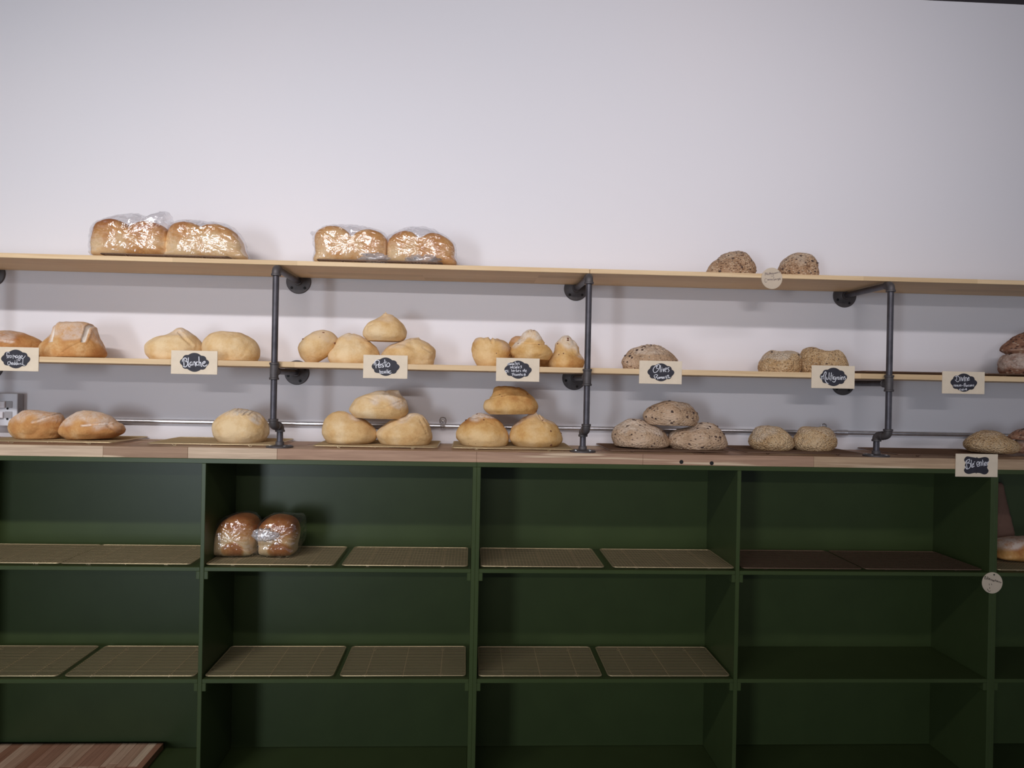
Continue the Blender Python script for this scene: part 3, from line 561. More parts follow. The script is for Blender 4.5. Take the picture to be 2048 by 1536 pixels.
for line in '''0|350,500 320,430 250,440 230,520 240,640 285,690 240,740|210,610 300,600|320,600 330,730|330,640 380,590|420,600 390,660 420,720 470,690 460,610 420,600|540,560 545,760|545,640 600,600 620,680 640,610 680,740|760,590 700,600 690,680 740,710 770,620 780,700 810,720|900,600 840,600 830,670 880,680 900,610 900,760 860,860 810,830 820,750 900,720|940,680 1010,640 990,590 940,620 940,700 1000,750 1090,690 1150,600|370,920 300,930 290,1030 340,1090 390,1060|400,880 410,1060|410,1010 440,960 470,1060|480,1040 540,1000 520,960 480,1000 490,1070 550,1060|640,990 590,980 580,1050 630,1060 640,840|645,840 650,1060|740,990 690,980 680,1050 730,1060 740,780|745,780 750,1060|830,990 780,1000 780,1050 830,1040 840,990 850,1050|890,990 900,1050|900,1010 960,970|1040,750 1030,1000 1070,1080 1140,1080|1020,1040 940,1040
1|530,590 540,510 610,440 680,450 690,520 640,580 600,600|600,470 590,600 600,760|620,590 700,580 745,640 720,740 650,800 570,780|765,420 760,560 770,700 800,790 850,790|900,590 850,610 830,680 860,730 910,700 920,620 930,700 960,730|970,590 965,720|970,640 1010,580 1040,620 1045,720 1070,760|1150,590 1100,590 1080,660 1110,720 1160,700|1185,370 1195,560 1200,740|1205,640 1250,590 1270,660 1280,750 1310,770|1345,660 1420,620 1440,570 1400,560 1340,620 1340,700 1390,750 1460,740 1515,690
2|560,540 570,430 640,340 740,340 770,420 720,510 650,540|620,430 640,660|740,580 820,540 810,490 750,510 735,590 770,640 850,600|940,480 880,480 880,530 950,560 940,610 870,610|990,300 1010,470 1040,600|950,430 1070,400|1130,440 1080,490 1080,570 1130,600 1200,550 1200,470 1150,430 1120,440|790,740 810,890|810,830 860,800 880,850 820,890|930,790 890,810 900,870 940,860 945,800 955,870|1000,790 970,810 1000,840 980,870|1035,780 1045,870|1090,720 1095,870|1140,780 1145,870|1130,730 1135,737|1250,770 1190,780 1180,840 1220,870 1270,840
3|580,350 680,330|620,350 610,430|680,360 660,400 690,410 710,380 690,355|730,410 735,350 760,390 780,345 790,400|840,340 810,370 830,400 850,350 860,400|910,260 915,400|890,320 940,310|960,370 1000,350 980,320 960,360 980,400 1010,390|1070,310 1040,330 1080,360 1060,400|730,480 700,490 740,520 700,550|770,520 810,500 790,470 765,510 790,550|795,445 815,425|860,480 830,500 840,550 880,540|900,430 905,550|905,510 930,500 935,550|960,520 1000,500 980,470 955,520 990,550|985,450 1005,430|1040,520 1080,500 1060,470 1035,520 1070,550|1180,430 1130,450 1180,490 1130,540|500,680 560,650 530,630 500,670 520,730 570,710|600,620 600,700 650,700|580,655 630,645|760,590 770,690|770,650 800,640 810,690|830,660 870,640 850,620 830,660 860,690|890,640 895,690|895,650 930,630|960,580 965,690|965,650 1000,650 1000,685 965,690|1030,660 1070,640 1050,620 1030,660 1060,690|1130,620 1110,640 1150,660 1120,690|1270,620 1230,630 1250,670 1300,560|1302,560 1310,680|1340,650 1380,630 1360,610 1340,650 1350,690 1390,680|800,760 810,860|770,770 850,750 860,800 810,810|870,780 880,850|880,800 910,780|940,790 920,830 950,850 970,810 940,790|990,790 1005,850 1030,780|1050,820 1090,800 1070,780 1050,820 1080,850|1120,850 1120,770 1160,780 1170,840|1230,780 1200,800 1210,840 1240,830|1280,810 1340,790 1310,760 1280,800 1300,840 1350,820
4|870,370 900,300 850,300 750,400 720,500 760,590 830,590 930,500 990,370 980,280 920,260 860,330 870,420 930,430|1030,290 1020,450 1020,570|1075,430 1070,560|1085,370 1086,380|1130,430 1160,560 1180,420|1220,490 1280,440 1260,390 1215,450 1220,530 1270,550|1390,380 1330,390 1350,450 1390,500 1340,560|790,690 770,760 830,850|780,700 850,680 910,700 880,760 830,780 890,800 920,870|960,780 940,820 970,840 990,800 960,780|1010,840 1015,770 1045,820 1070,760 1090,840|1150,760 1110,790 1130,840 1160,770 1175,840|1200,770 1205,830|1205,780 1240,750|1265,770 1270,830|1260,720 1262,728|1310,830 1310,720 1370,700 1370,800 1440,780
5|540,560 560,620 550,710|550,620 620,560 630,690|630,620 680,440 730,390 750,450 710,600 720,740 780,830 850,870|760,600 770,690 820,690 830,600|830,600 840,690|880,420 870,600 900,700|970,420 960,600 950,740|930,560 1010,540|1030,560 1030,690|1035,500 1037,510|1130,590 1060,600 1060,680 1120,670 1140,600 1140,740 1090,800 1020,770|1180,600 1185,690|1185,630 1230,590|1290,590 1250,610 1250,680 1300,670 1310,600 1320,690|1360,580 1360,690|1358,530 1359,540|1400,700 1405,590 1460,600 1470,690|1540,560 1500,580 1550,630 1530,690
6|750,350 750,500|690,370 790,340 880,420 870,520 790,580 690,500|925,370 930,550|970,400 1000,540 1040,390|1070,340 1080,550|1120,540 1125,400 1180,420 1190,540|1220,460 1280,420 1250,380 1220,440 1230,510 1300,480|640,700 645,770|645,720 680,700|720,700 690,730 700,765 730,740 735,700 740,765|770,700 775,760|810,700 790,730 830,750 800,770|865,700 865,760|900,760 900,700 940,700 945,760|980,730 1020,730|1100,630 1070,660 1075,780|1050,710 1100,705|1120,620 1130,770|1185,700 1165,740 1190,770 1210,730 1185,700|1270,690 1235,720 1270,760|1320,690 1300,730 1330,750 1350,710 1320,690|1380,750 1380,690 1415,700 1420,740|1480,680 1455,700 1480,720 1460,750|930,860 880,880 900,920 940,910|970,870 975,920|1020,880 990,900 1010,920 1030,820|1031,820 1040,920|1070,870 1075,920|1075,890 1110,870|1130,900 1180,860 1150,840 1130,900 1190,900
7|540,540 560,450 690,380 700,450 620,530 580,560|590,460 580,600 610,770 560,740 520,660|620,540 720,540 750,640 690,740 620,770|780,410 770,560 790,690 860,690|830,620 880,570 860,540 825,590 840,670 910,650|890,500 920,470|1020,600 1090,560 1080,480 1020,490 1000,570 1040,660 1110,630|1130,640 1120,490 1180,500 1190,630|1240,390 1240,620|1210,480 1280,470|1295,520 1300,640|1330,580 1390,540 1370,480 1330,520 1340,610 1400,600|1430,480 1440,620|1440,520 1500,450
8|455,580 460,400 510,520 550,410 570,530|600,470 610,530 660,520 665,450|700,400 710,510|745,400 755,500|730,440 780,430|800,430 805,490|900,420 840,440 850,490 910,470 920,420 940,560 880,620 810,590|980,420 985,470|985,440 1020,410|1060,400 1040,440 1080,440 1090,390 1100,430|1130,380 1135,420|1170,420 1165,370 1210,370 1215,410|1290,330 1250,350 1300,370 1280,400|560,770 470,760 430,850 490,980 560,920|620,790 590,830 630,840 645,790 660,840|690,840 690,790 730,790 740,830|770,830 770,780 810,780 820,830|850,810 890,790 870,770 850,800 880,840|960,650 975,840|975,790 1010,790 1010,835 975,840|1050,790 1090,770 1070,750 1050,790 1090,810|1130,760 1135,800|1135,770 1170,740|1240,740 1205,750 1210,790 1240,780 1250,740 1255,830 1215,840|1290,760 1350,730 1320,700 1290,750 1310,790 1380,770
9|350,600 370,430 420,450 390,520 430,610|470,570 510,540 490,500 465,560 510,610|495,470 520,440|560,480 540,540 580,580 560,610|610,580 650,560 620,530 600,580 640,620|680,590 690,650|690,610 720,590|745,600 770,680 790,610|850,640 820,660 840,700 865,640 880,700|940,600 950,710|910,640 980,650|1000,650 1010,720|1060,660 1030,690 1060,730 1090,700 1060,660|1130,760 1130,710 1190,720 1200,770 1270,750|610,820 625,900|735,820 745,880|640,1010 650,1080|520,1090 560,1180 620,1215 690,1190'''.split('\n'):
    CARDS.append([[tuple(float(c) for c in p.split(',')) for p in st.split()] for st in line.split('|')[1:]])
# ---------------------------------------------------------------- bread
def catmull(P, k=8, closed=False):
    n = len(P); out = []
    rng = range(n) if closed else range(n-1)
    for i in rng:
        if closed: a, b, c, d = P[i-1], P[i], P[(i+1) % n], P[(i+2) % n]
        else: a, b, c, d = P[max(i-1, 0)], P[i], P[i+1], P[min(i+2, n-1)]
        for j in range(k):
            t = j/k
            out.append(tuple(.5*((2*b[q])+(-a[q]+c[q])*t+(2*a[q]-5*b[q]+4*c[q]-d[q])*t*t+(-a[q]+3*b[q]-3*c[q]+d[q])*t**3) for q in (0, 1)))
    if not closed: out.append(tuple(P[-1]))
    return out
def resample(P, n, closed=False):
    Q = P+[P[0]] if closed else P
    d = [0]
    for a, b in zip(Q, Q[1:]): d.append(d[-1]+math.hypot(b[0]-a[0], b[1]-a[1]))
    out = []; j = 0; m = n if closed else n-1
    for i in range(n):
        t = d[-1]*i/m
        while j < len(d)-2 and d[j+1] < t: j += 1
        f = (t-d[j])/max(1e-9, d[j+1]-d[j]); out.append((Q[j][0]+(Q[j+1][0]-Q[j][0])*f, Q[j][1]+(Q[j+1][1]-Q[j][1])*f))
    return out
def sstep(a, b, x):
    t = max(0, min(1, (x-a)/(b-a))); return t*t*(3-2*t)
def nz(p, s, o): return noise.noise(Vector((p[0]*s+o, p[1]*s+o*1.7, p[2]*s-o)))
def remap(pts, surf):
    z0 = min(z for x, z in pts); z1 = max(z for x, z in pts)
    return pts if surf is None else [(x, surf+(z-z0)*(z1-surf)/(z1-z0)) for x, z in pts]
def shade(m, seed, z0, z1, bake, flour, fthr, cx, rough=1.):
    """vertex attributes: how far the crust is baked and where flour lies"""
    bk = []; fl = []
    for p in m.v:
        h = (p[2]-z0)/(z1-z0); n = nz(p, 9, seed); n2 = nz(p, 22, seed+5)
        bk.append(max(0, min(1, bake[0]+bake[1]*sstep(.25, .95, h)+.34*n*rough+.16*n2)))
        fl.append(max(0, min(.99, flour*1.15*sstep(fthr-.10, fthr+.12, h+.42*n+.26*n2)))) 
    m.att = {'bake': bk, 'flour': fl}
def loaf(key, mat, label, group, surf=None, dr=.8, seed=1, bake=(.3, .3), flour=.6, fthr=.7, lump=1., grooves=(), bits=None, nbits=0, rough=1., name='bread_loaf', dmax=.125, cat='bread', fine=False):
    yc, pts = LD[key]; pts = remap(pts, surf)
    ia = max(range(len(pts)), key=lambda i: pts[i][1])
    L = [pts[ia]]+pts[:ia][::-1]; R = pts[ia:]
    z0 = min(p[1] for p in pts); z1 = pts[ia][1]
    NR, MS = (52, 88) if not fine else (84, 150)
    L = resample(catmull(L), NR); R = resample(catmull(R), NR)
    bc = ((L[-1][0]+R[-1][0])/2, (L[-1][1]+R[-1][1])/2)
    for f in (.75, .45, .15):
        L.append((bc[0]+(L[NR-1][0]-bc[0])*f, bc[1]+(L[NR-1][1]-bc[1])*f)); R.append((bc[0]+(R[NR-1][0]-bc[0])*f, bc[1]+(R[NR-1][1]-bc[1])*f))
    hw = max(math.hypot(b[0]-a[0], b[1]-a[1])/2 for a, b in zip(L, R)); k = min(dr, dmax/hw)
    cen = Vector(((min(p[0] for p in pts)+max(p[0] for p in pts))/2, yc, z0+(z1-z0)*.4))
    m = MB(); v = [(L[0][0], yc, L[0][1])]; f = []
    for i in range(1, len(L)):
        cx, cz = (L[i][0]+R[i][0])/2, (L[i][1]+R[i][1])/2; hx, hz = (R[i][0]-L[i][0])/2, (R[i][1]-L[i][1])/2; hh = math.hypot(hx, hz)
        for j in range(MS):
            a = 2*pi*j/MS; v.append((cx+hx*math.cos(a), yc-hh*k*math.sin(a), cz+hz*math.cos(a)))
    v.append((bc[0], yc, bc[1]))
    nr = len(L)-1
    for j in range(MS):
        f.append((0, 1+j, 1+(j+1) % MS)); e = len(v)-1; f.append((e, 1+(nr-1)*MS+(j+1) % MS, 1+(nr-1)*MS+j))
        for i in range(nr-1): f.append((1+i*MS+j, 1+(i+1)*MS+j, 1+(i+1)*MS+(j+1) % MS, 1+i*MS+(j+1) % MS))
    out = []; gf = []
    for p in v:
        p = Vector(p); h = (p.z-z0)/(z1-z0); d = (p-cen); d.normalize()
        up = sstep(.04, .2, h)
        am = lump*(.0056*nz(p, 11, seed)+.0034*nz(p, 27, seed+3)+.0013*nz(p, 70, seed+7))-.0034*max(0, 1-abs(nz(p, 13, seed+11))*9)*sstep(-.1, .3, nz(p, 7, seed+13))
        if lump > 1.05: am += .0016*nz(p, 130, seed+9)
        g = 0; 
        for (gx0, gz0, gx1, gz1, wd, dep, flr) in grooves:      # cuts across crown and front, in fractions of the loaf
            ax, az = pts[0][0]*0+min(q[0] for q in pts), z0
            W = max(q[0] for q in pts)-ax; H = z1-z0
            x, z = (p.x-ax)/W, h; ux, uz = gx1-gx0, gz1-gz0; t = max(0, min(1, ((x-gx0)*ux+(z-gz0)*uz)/(ux*ux+uz*uz)))
            dist = math.hypot((x-gx0-ux*t)*W, (z-gz0-uz*t)*H)+.002*nz(p, 40, seed)
            if p.y < yc+.02 and dist < wd*2:
                s = 1-sstep(wd*.5, wd, dist); am -= dep*s; am += dep*.45*(sstep(wd*.7, wd*1.1, dist)-sstep(wd*1.1, wd*2, dist)); g = max(g, s*flr)
        q = p+d*am*up; q.z = max(q.z, z0+(p.z-z0)*.25) if surf is not None else q.z
        out.append(tuple(q)); gf.append(g)
    m.add(out, f); shade(m, seed, z0, z1, bake, flour, fthr, cen.x, rough)
    m.att['flour'] = [max(a, b) for a, b in zip(m.att['flour'], gf)]
    o = m.build(name, M[mat], smooth='all', loc=(cen.x, yc, z0)); tag(o, label, cat, group)
    if bits:
        rnd = random.Random(seed); b = MB(); vs = [p for p in out if p[1] < yc-.01 and p[2] > z0+.008]
        for _ in range(nbits):
            p = Vector(rnd.choice(vs)); d = (p-cen).normalized(); s = rnd.uniform(.0022, .0052)
            b.ball(p-d*.0012, s*rnd.uniform(.8, 1.7), s*.8, s*rnd.uniform(.6, 1.1), 7, 5)
        tag(b.build('fruit_piece', M[bits], o, 'all'), kind='stuff')
    return o
def inflate(pts, yc, D, n, J=14, K=110, seed=0, amp=0., wr=0.):
    P = resample(catmull(pts+[], 8, True), K, True); cx = sum(p[0] for p in P)/K; cz = sum(p[1] for p in P)/K
    v = []; f = []; ring = []
    def pt(s, side, p):
        y = yc+side*D*(1-s**n)**(1/n); q = Vector((cx+(p[0]-cx)*s, y, cz+(p[1]-cz)*s)); d = Vector((q.x-cx, (q.y-yc)*1.2, q.z-cz)); d.normalize()
        a = amp*(nz(q, 12, seed)+.4*nz(q, 34, seed+2))
        if wr: a += wr*(1-2*abs(nz((q.x*1., q.y, q.z*2.6+q.x*1.1), 26, seed)))+wr*.6*(1-2*abs(nz((q.x*2.2-q.z, q.y, q.z), 40, seed+4)))
        return tuple(q+d*a)
    ss = [math.sin(pi/2*j/J) for j in range(1, J+1)]
    for side in (-1, 1):
        base = len(v); v.append(pt(0, side, (cx, cz))); prev = None
        for j, s in enumerate(ss):
            if s == 1. or j == J-1:
                if side == -1:
                    ring = list(range(len(v), len(v)+K)); v += [pt(1., -1, p) for p in P]
                cur = ring
            else:
                cur = list(range(len(v), len(v)+K)); v += [pt(s, side, p) for p in P]
            for k in range(K):
                kk = (k+1) % K
                if prev is None: f.append((base, cur[k], cur[kk]))
                else: f.append((prev[k], cur[k], cur[kk], prev[kk]))
            prev = cur
    return v, f
def bagged(key, fkey, label, group, surf, D, seed, bake, name='bagged_loaf', patch=None, flour=0):
    yc, pts = LD[key]; pts = remap(pts, surf+.002)
    z0 = min(p[1] for p in pts); z1 = max(p[1] for p in pts); xm = sum(p[0] for p in pts)/len(pts)
    e = empty(name, (xm, yc, z0)); tag(e, label, 'bread', group)
    m = MB(); m.add(*inflate(pts, yc, D, 3.4, seed=seed, amp=.003)); shade(m, seed, z0, z1, bake, flour, .6, xm, .8)
    if patch:
        px, pz, pr = patch; px += xm
        m.att['bake'] = [max(b, .85*(1-sstep(pr*.8, pr*1.15, math.hypot(p[0]-px, (p[2]-pz)*1.2)))) if p[1] < yc else b for p, b in zip(m.v, m.att['bake'])]
    m.build('loaf', M['b_pan'], e, 'all')
    if fkey:
        fp = remap(LD[fkey][1], surf+.0005)
        m = MB(); m.add(*inflate(fp, yc, D+.006, 3.0, J=20, K=170, seed=seed+30, amp=.002, wr=.0040)); m.build('plastic_bag', M['film'], e, 'all')
    return e
def crumple(parent, c, rx, ry, rz, seed, name='bag_tail'):
    m = MB(); m.ball(c, rx, ry, rz, 22, 16)
    m.v = [tuple(Vector(p)+(Vector(p)-Vector(c))*(.55*(1-2.6*abs(nz(p, 70, seed))))) for p in m.v]
    m.build(name, M['film_tail'], parent, 'all')

gT, gM, gC, gG, gA = 'seeded loaves on the top shelf', 'loaves on the middle shelf', 'loaves on the worktop', 'bagged loaves on the green shelf', 'bagged tin loaves on the top shelf'
sC = zC+RT
b1 = bagged('bag1', 'film1', 'bagged two-hump tin loaf with loose film standing up, leftmost on the top shelf', gA, zT+RT, .058, 11, (.30, .60))
b2 = bagged('bag2', 'film2', 'pale bagged tin loaf touching the leftmost bagged loaf, second on the top shelf', gA, zT+RT, .058, 12, (.12, .52))
b3 = bagged('bag3', 'film3', 'bagged tin loaf with a film tail over the shelf edge, third on the top shelf', gA, zT+RT, .058, 13, (.25, .35))
b4 = bagged('bag4', 'film4', 'golden bagged tin loaf, rightmost of the four bagged on the top shelf', gA, zT+RT, .058, 14, (.32, .45))
crumple(b3, (-.365, .070, zT+.022), .045, .022, .016, 3); crumple(b4, (-.190, .080, zT+.024), .050, .018, .014, 5)
b5 = bagged('bag5', 'film5', 'bagged round brown loaf at left of the pair on the green shelf', gG, zS1+RT, .085, 15, (-.05, 1.25), patch=(-.0, .975, .040))
b6 = bagged('bag6', 'film6', 'bagged round brown loaf at right of the pair on the green shelf', gG, zS1+RT, .085, 16, (.0, 1.2), patch=(.016, .974, .042))
crumple(b5, (-.735, .066, 1.040), .034, .007, .018, 7); crumple(b5, (-.905, .10, 1.030), .012, .006, .006, 8)
b7 = bagged('bag7', None, 'floury golden loaf at the right edge of the upper green shelf, before the paper bag', gG, zS1+RT, 0.07, 17, (.55, .5), name='floury_loaf', flour=.7)

loaf('cheddar1', 'b_ched', 'browned cheese loaf behind the first price card, cut by the left edge', gM, zM, .75, 21, (.55, .3), .5, .75, grooves=((.35, .75, .75, .55, .010, .006, .8),))
loaf('cheddar2', 'b_ched', 'tall cheese loaf with a white cross cut, second on the middle shelf', gM, zM, .85, 22, (.45, .25), .55, .55, lump=1., fine=True, grooves=((.270, 1.05, .315, .45, .0095, .006, 1.7), (.795, 1.05, .790, .45, .0075, .005, 1.7), (.33, .45, .55, .12, .004, .003, .0), (.785, .45, .55, .12, .004, .003, .0)))
loaf('white1', 'b_white', 'pale peaked loaf standing behind the white bread card', gM, zM, .85, 23, (.22, .35), .7, .62, grooves=((.62, .85, .88, .45, .006, .004, .0),))
loaf('white2', 'b_white', 'smooth pale round loaf right of the white bread card', gM, zM, .85, 24, (.25, .25), .25, .8)
loaf('pesto1', 'b_white', 'pale round loaf tilted on its side, just right of the left post', gM, zM, 1.0, 25, (.30, .2), .35, .75, bits='tomato', nbits=4)
loaf('pesto2', 'b_white', 'pale loaf under the raised loaf, left of the pesto card', gM, zM, .85, 26, (.35, .2), .6, .72)
loaf('pesto3', 'b_white', 'pale pinched-top loaf raised on two others above the pesto card', gM, None, .9, 27, (.30, .15), .35, .85, grooves=((.48, .97, .68, .92, .004, .005, .3),))
loaf('pesto4', 'b_white', 'pale wide loaf right of the pesto card on the middle shelf', gM, zM, .85, 28, (.33, .2), .45, .75, grooves=((.93, .45, .80, .62, .004, .004, .2),))
loaf('tomato1', 'b_tom', 'golden double-lobed loaf left of the tomato card', gM, zM, .9, 29, (.35, .15), .35, .8, bits='tomato', nbits=6, grooves=((.45, 1., .50, .78, .006, .006, .0),))
loaf('tomato2', 'b_tom', 'golden loaf mostly hidden behind the floury loaf above the tomato card', gM, zM, .8, 30, (.45, .2), .2, .8, dmax=.062)
loaf('tomato3', 'b_tom', 'golden loaf with a floury knob on top, raised above the tomato card', gM, None, .85, 31, (.45, .1), 1.0, .62, lump=1.2, bits='tomato', nbits=6, grooves=((.25, .55, .85, .53, .004, .004, .0),), dmax=.075)
loaf('tomato4', 'b_tom', 'golden loaf with a tall floury knob left of the middle post', gM, zM, .9, 32, (.42, .1), 1.0, .60, lump=1.2, bits='tomato', nbits=5)
loaf('olive1', 'b_olive', 'greyish olive loaf with a scored crown behind the olives card', gM, zM, .8, 33, (.4, .2), .6, .75, lump=1.2, bits='fruit', nbits=14, grooves=tuple((.35+.09*i, .98, .42+.09*i, .72, .003, .004, .0) for i in range(5)))
loaf('multi1', 'b_multi', 'oat-covered square loaf, left of the pair behind the multigrain card', gM, zM, .85, 34, (.35, .15), .75, .72, lump=1.1, bits='fruit', nbits=3)
loaf('multi2', 'b_multi', 'oat-covered loaf standing behind the multigrain card', gM, zM, .85, 35, (.40, .15), .35, .8, lump=1.2, bits='fruit', nbits=5)
loaf('fruit1', 'b_fruit', 'dark fruit loaf on top of another at the right edge, middle shelf', gM, None, .8, 36, (.45, .3), .4, .8, lump=1.8, bits='fruit', nbits=22, grooves=((.05, .2, .55, .25, .004, .005, .3),))
loaf('fruit2', 'b_fruit', 'dark floury fruit loaf under another at the right edge, middle shelf', gM, zM+RT, .8, 37, (.45, .2), .8, .45, lump=1.5, bits='fruit', nbits=18, grooves=((.05, .55, .55, .75, .006, .006, .0),))
loaf('cran1', 'b_cran', 'brown seeded cranberry loaf left of the round tag on the top shelf', gT, zT, .8, 38, (.4, .15), .45, .7, lump=1.2, bits='fruit', nbits=16, grooves=((.6, .42, .78, .30, .005, .005, .0),))
loaf('cran2', 'b_cran', 'brown seeded cranberry loaf right of the round tag on the top shelf', gT, zT, .85, 39, (.35, .15), .55, .6, lump=1.2, bits='fruit', nbits=16)
loaf('ched3', 'b_ched', 'browned cheese loaf, leftmost loaf on the worktop', gC, sC, .75, 40, (.45, .25), .6, .72, grooves=((.62, .62, .90, .85, .006, .005, .9), (.08, .55, .35, .95, .004, .003, .5)))
loaf('ched4', 'b_ched', 'browned floury cheese loaf, second on the worktop', gC, sC, .72, 41, (.45, .25), .7, .65, grooves=((.50, .52, .85, .60, .006, .006, .9), (.10, .55, .28, .95, .004, .003, .6), (.85, .55, .98, .30, .006, .005, .2)))
loaf('white3', 'b_white', 'pale round loaf with scored floury crown, alone left of the left post', gC, sC, .85, 42, (.22, .15), .9, .86, fine=True, grooves=tuple((.30+.10*i, .84, .37+.10*i, 1.02, .0030, .006, 1.3) for i in range(5)))
loaf('pesto5', 'b_white', 'golden loaf with floury crown, lower left of the pale pyramid', gC, sC, .85, 43, (.38, .2), 1.0, .88)
loaf('pesto6', 'b_white', 'pale loaf with a raised corner, on top of the pale pyramid', gC, None, .8, 44, (.28, .1), .7, .72, grooves=((.42, .33, .66, .35, .003, .003, .0), (.66, .40, .90, .62, .004, .004, .0)))
loaf('pesto7', 'b_white', 'golden loaf at the lower right of the pale pyramid', gC, sC, .85, 45, (.36, .2), .6, .80, grooves=((.80, .80, .92, .35, .004, .003, .0),))
loaf('tomato5', 'b_tom', 'deep golden loaf at the lower left of the tomato loaf pyramid', gC, sC, .85, 46, (.35, .5), .9, .93, bits='tomato', nbits=5)
loaf('tomato6', 'b_tom', 'smooth brown loaf on top of the tomato loaf pyramid', gC, None, .8, 47, (.42, .4), .15, .95, bits='tomato', nbits=4, grooves=((.03, .50, .40, .70, .003, .003, .0),))
loaf('tomato7', 'b_tom', 'golden loaf with a pinched peak, lower right of the tomato loaf pyramid', gC, sC, .85, 48, (.38, .15), .6, .75, bits='tomato', nbits=6, grooves=((.52, .98, .66, .60, .004, .004, .0),))
loaf('olive2', 'b_olive', 'olive loaf with dark specks, lower left of the olive loaf pyramid', gC, sC, .8, 49, (.35, .1), .7, .65, lump=1.2, bits='fruit', nbits=14)
loaf('olive3', 'b_olive', 'dark-topped olive loaf on top of the olive loaf pyramid', gC, None, .85, 50, (.5, .3), .45, .70, lump=1.2, bits='fruit', nbits=18)
loaf('olive4', 'b_olive', 'olive loaf at the lower right of the olive loaf pyramid', gC, sC, .8, 51, (.40, .1), .75, .62, lump=1.2, bits='fruit', nbits=14)
loaf('multi3', 'b_multi', 'small oat loaf, left of the two beside the olive loaf pyramid', gC, sC, .85, 52, (.25, .15), .5, .75, lump=1.2)
loaf('multi4', 'b_multi', 'small oat loaf, right of the two left of the rightmost post', gC, sC, .85, 53, (.25, .15), .35, .8, lump=1.2)
loaf('wheat1', 'b_multi', 'oat-dusted whole wheat loaf above the whole wheat card', gC, sC, .8, 54, (.42, .1), .3, .8, lump=1.1)
loaf('fruit3', 'b_fruit', 'dark fruit loaf lying on another at the right end of the worktop', gC, None, .9, 55, (.35, .2), .4, .8, lump=1.3, bits='fruit', nbits=12)
loaf('fruit4', 'b_fruit', 'dark fruit loaf under another at the right end of the worktop', gC, sC, .9, 56, (.4, .2), .6, .6, lump=1.3, bits='fruit', nbits=10)

# ---------------------------------------------------------------- paper bag in the right unit
pb = [(2.03, zS1+.001), (2.215, zS1+.001), (2.2080, 1.0142), (2.1760, 1.13), (2.1534, 1.2216), (2.150, 1.238), (2.115, 1.241), (2.07, 1.239), (2.05, 1.12)]
m = MB(); m.add(*inflate(pb, .285, .045, 5, J=10, K=90, seed=60, amp=.0015, wr=.0015))
tag(m.build('paper_bag', M['paper'], smooth='all', loc=(2.12, .285, zS1)), 'tall brown paper bag leaning in the right green unit', 'paper bag')

# ---------------------------------------------------------------- price cards with chalkboard labels
def ribbon(m, pts, wd, y):
    P = catmull(pts, 6) if len(pts) > 2 else pts
    n = len(P); v = []
    for i in range(n):
        a, b = P[max(i-1, 0)], P[min(i+1, n-1)]; dx, dz = b[0]-a[0], b[1]-a[1]; l = math.hypot(dx, dz) or 1
        nx, nz_ = -dz/l*wd/2, dx/l*wd/2
        v += [(P[i][0]+nx, y, P[i][1]+nz_), (P[i][0]-nx, y, P[i][1]-nz_)]
    m.add(v, [(2*i, 2*i+1, 2*i+3, 2*i+2) for i in range(n-1)])
    for q in (P[0], P[-1]):
        m.add([(q[0]+wd/2*math.cos(k*pi/3), y, q[1]+wd/2*math.sin(k*pi/3)) for k in range(6)], [(0, 1, 2, 3, 4, 5)])
def arcs(segs):
    out = []
    for (a, b, c) in segs:           # circle-like arc a -> c bulging through b
        q = (2*b[0]-(a[0]+c[0])/2, 2*b[1]-(a[1]+c[1])/2)
        for k in range(8):
            t = k/8; out.append((a[0]*(1-t)**2+2*q[0]*t*(1-t)+c[0]*t*t, a[1]*(1-t)**2+2*q[1]*t*(1-t)+c[1]*t*t))
    return out
CLOUD = arcs([((-240, 300), (20, 390), (280, 280)), ((280, 280), (425, 245), (480, 130)), ((480, 130), (590, 10), (480, -160)), ((480, -160), (410, -265), (270, -280)), ((270, -280), (10, -380), (-270, -265)), ((-270, -265), (-420, -240), (-470, -130)), ((-470, -130), (-570, 10), (-460, 160)), ((-460, 160), (-390, 275), (-240, 300))])
BRACK = catmull([(-540, 285), (-440, 375), (-250, 355), (-40, 325), (-10, 358), (30, 322), (110, 315), (350, 365), (500, 305), (510, 185), (455, 60), (480, 0), (450, -90), (515, -215), (450, -335), (320, -375), (150, -325), (0, -318), (-20, -358), (-50, -318), (-150, -325), (-350, -365), (-500, -315), (-560, -205), (-510, -105), (-525, 0), (-495, 95), (-555, 200)], 5, True)
def poly_slab(pts, y0, y1):
    m = MB(); n = len(pts)
    v = [(x, y0, z) for x, z in pts]+[(x, y1, z) for x, z in pts]
    m.add(v, [tuple(range(n)), tuple(range(2*n-1, n-1, -1))]+[(i, (i+1) % n, n+(i+1) % n, n+i) for i in range(n)])
    return m
def card(x0, x1, z0, z1, y, label, strokes, cen, scale, pxw, outline, wd=.0028):
    cx, cz = (x0+x1)/2, (z0+z1)/2
    e = empty('price_card', (cx, y, z0)); tag(e, label, 'price card', 'price cards on the shelf fronts')
    MB().box(x0, x1, y-.003, y, z0, z1, bev=.0005).build('card', M['card'], e)
    k = (x1-x0)/2/920
    poly_slab([(cx+p[0]*k, cz+p[1]*k) for p in outline], y-.0036, y-.0029).build('chalk_label', M['chalk'], e)
    s = (x1-x0)/pxw/scale; m = MB()
    for st in strokes: ribbon(m, [(cx+(p[0]-cen[0])*s, cz-(p[1]-cen[1])*s) for p in st], wd, y-.0039)
    m.build('lettering', M['ink'], e, fix=False)
    return e
YS = .0246
C = CARDS
card(-1.6716, -1.5150, 1.6123, 1.6955, YS, 'cream price card lettered fromage cheddar, at the left edge', C[0], (660, 780), 24.38, 94, CLOUD, .0016)
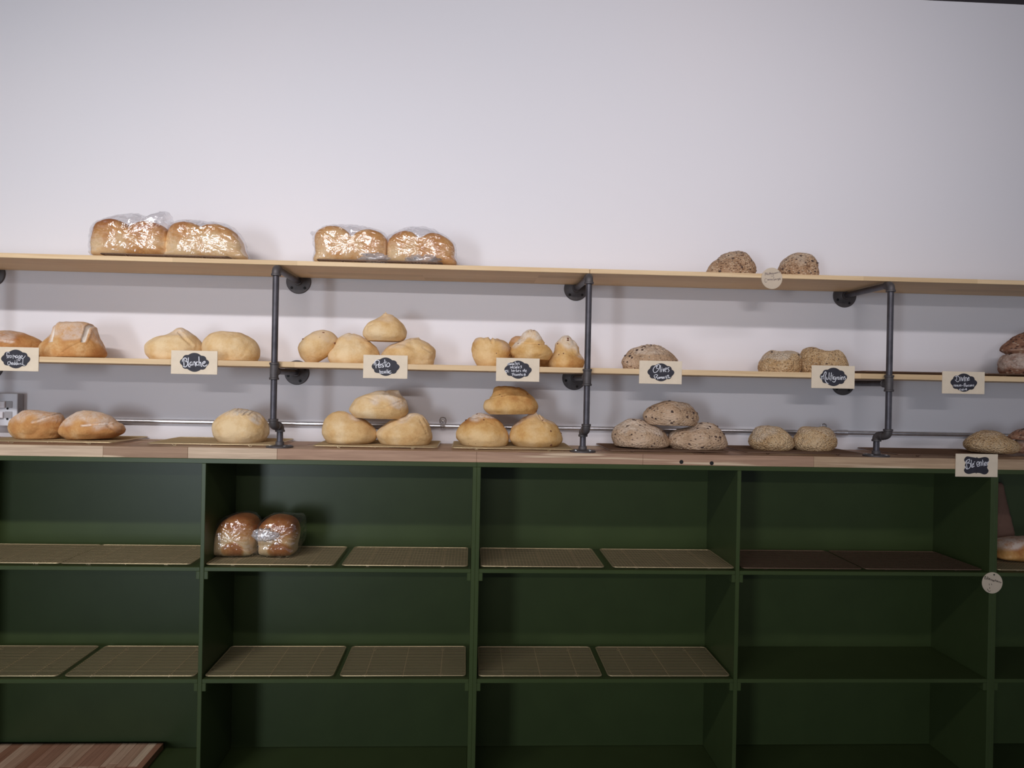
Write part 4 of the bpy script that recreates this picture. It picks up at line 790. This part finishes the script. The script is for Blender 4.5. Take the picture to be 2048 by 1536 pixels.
card(-1.0621, -.9017, 1.6133, 1.6965, YS, 'cream price card lettered Blanche in front of pale loaves', C[1], (1000, 610), 19.69, 94, CLOUD, .0028)
card(-.3905, -.2331, 1.6116, 1.6949, YS, 'cream price card lettered Pesto basilic', C[2], (1025, 600), 20.48, 90, CLOUD, .0025)
card(.0841, .2408, 1.6102, 1.6942, YS, 'cream price card with four lines starting Tomates', C[3], (1022, 605), 20.48, 88, CLOUD, .0017)
card(.6047, .7617, 1.6113, 1.6951, YS, 'cream price card lettered Olives Romarin', C[4], (1038, 585), 20.48, 87, CLOUD, .0021)
card(1.2449, 1.4075, 1.6072, 1.6911, YS, 'cream price card lettered Multigrains left of the rightmost post', C[5], (1050, 595), 20.48, 87.5, CLOUD, .0024)
card(1.7408, 1.9035, 1.5963, 1.6791, YS, 'cream price card lettered Divine right of the rightmost post', C[6], (1050, 610), 20.48, 87, CLOUD, .0019)
card(1.7821, 1.9425, 1.2913, 1.3757, -.0004, 'cream price card lettered Blé entier hung on the worktop edge', C[7], (1010, 625), 20.48, 85, BRACK, .0024)
def round_tag(cx, cz, y, label, strokes, cen, scale, mat, wd, hole=False):
    R = .0392; e = empty('round_tag', (cx, y, cz-R)); tag(e, label, 'tag', 'round wooden tags')
    MB().lathe((cx, y, cz), (0, -1, 0), [(R-.0006, 0), (R, .0006), (R, .0024), (R-.0006, .003)], 48).build('disc', M['disc'], e, 'auto')
    m = MB(); s = 1/scale/1540*2.79
    for st in strokes: ribbon(m, [(cx+(p[0]-cen[0])*s, cz-(p[1]-cen[1])*s) for p in st], wd, y-.0034)
    m.build('lettering', M[mat], e, fix=False)
    if hole: MB().lathe((cx+.006, y-.0028, cz+.0302), (0, -1, 0), [(.0030, 0), (.0030, .0006)], 14).build('hole', M['hole'], e)
round_tag(1.0894, 2.0063, YS, 'round pale tag with faint handwriting on the top shelf edge', C[8], (860, 730), 28.45, 'pen_faint', .0016)
round_tag(1.9304, .9008, -.0004, 'round pale tag with a smiling face on the green unit', C[9], (785, 780), 25.6, 'pen', .0017, True)
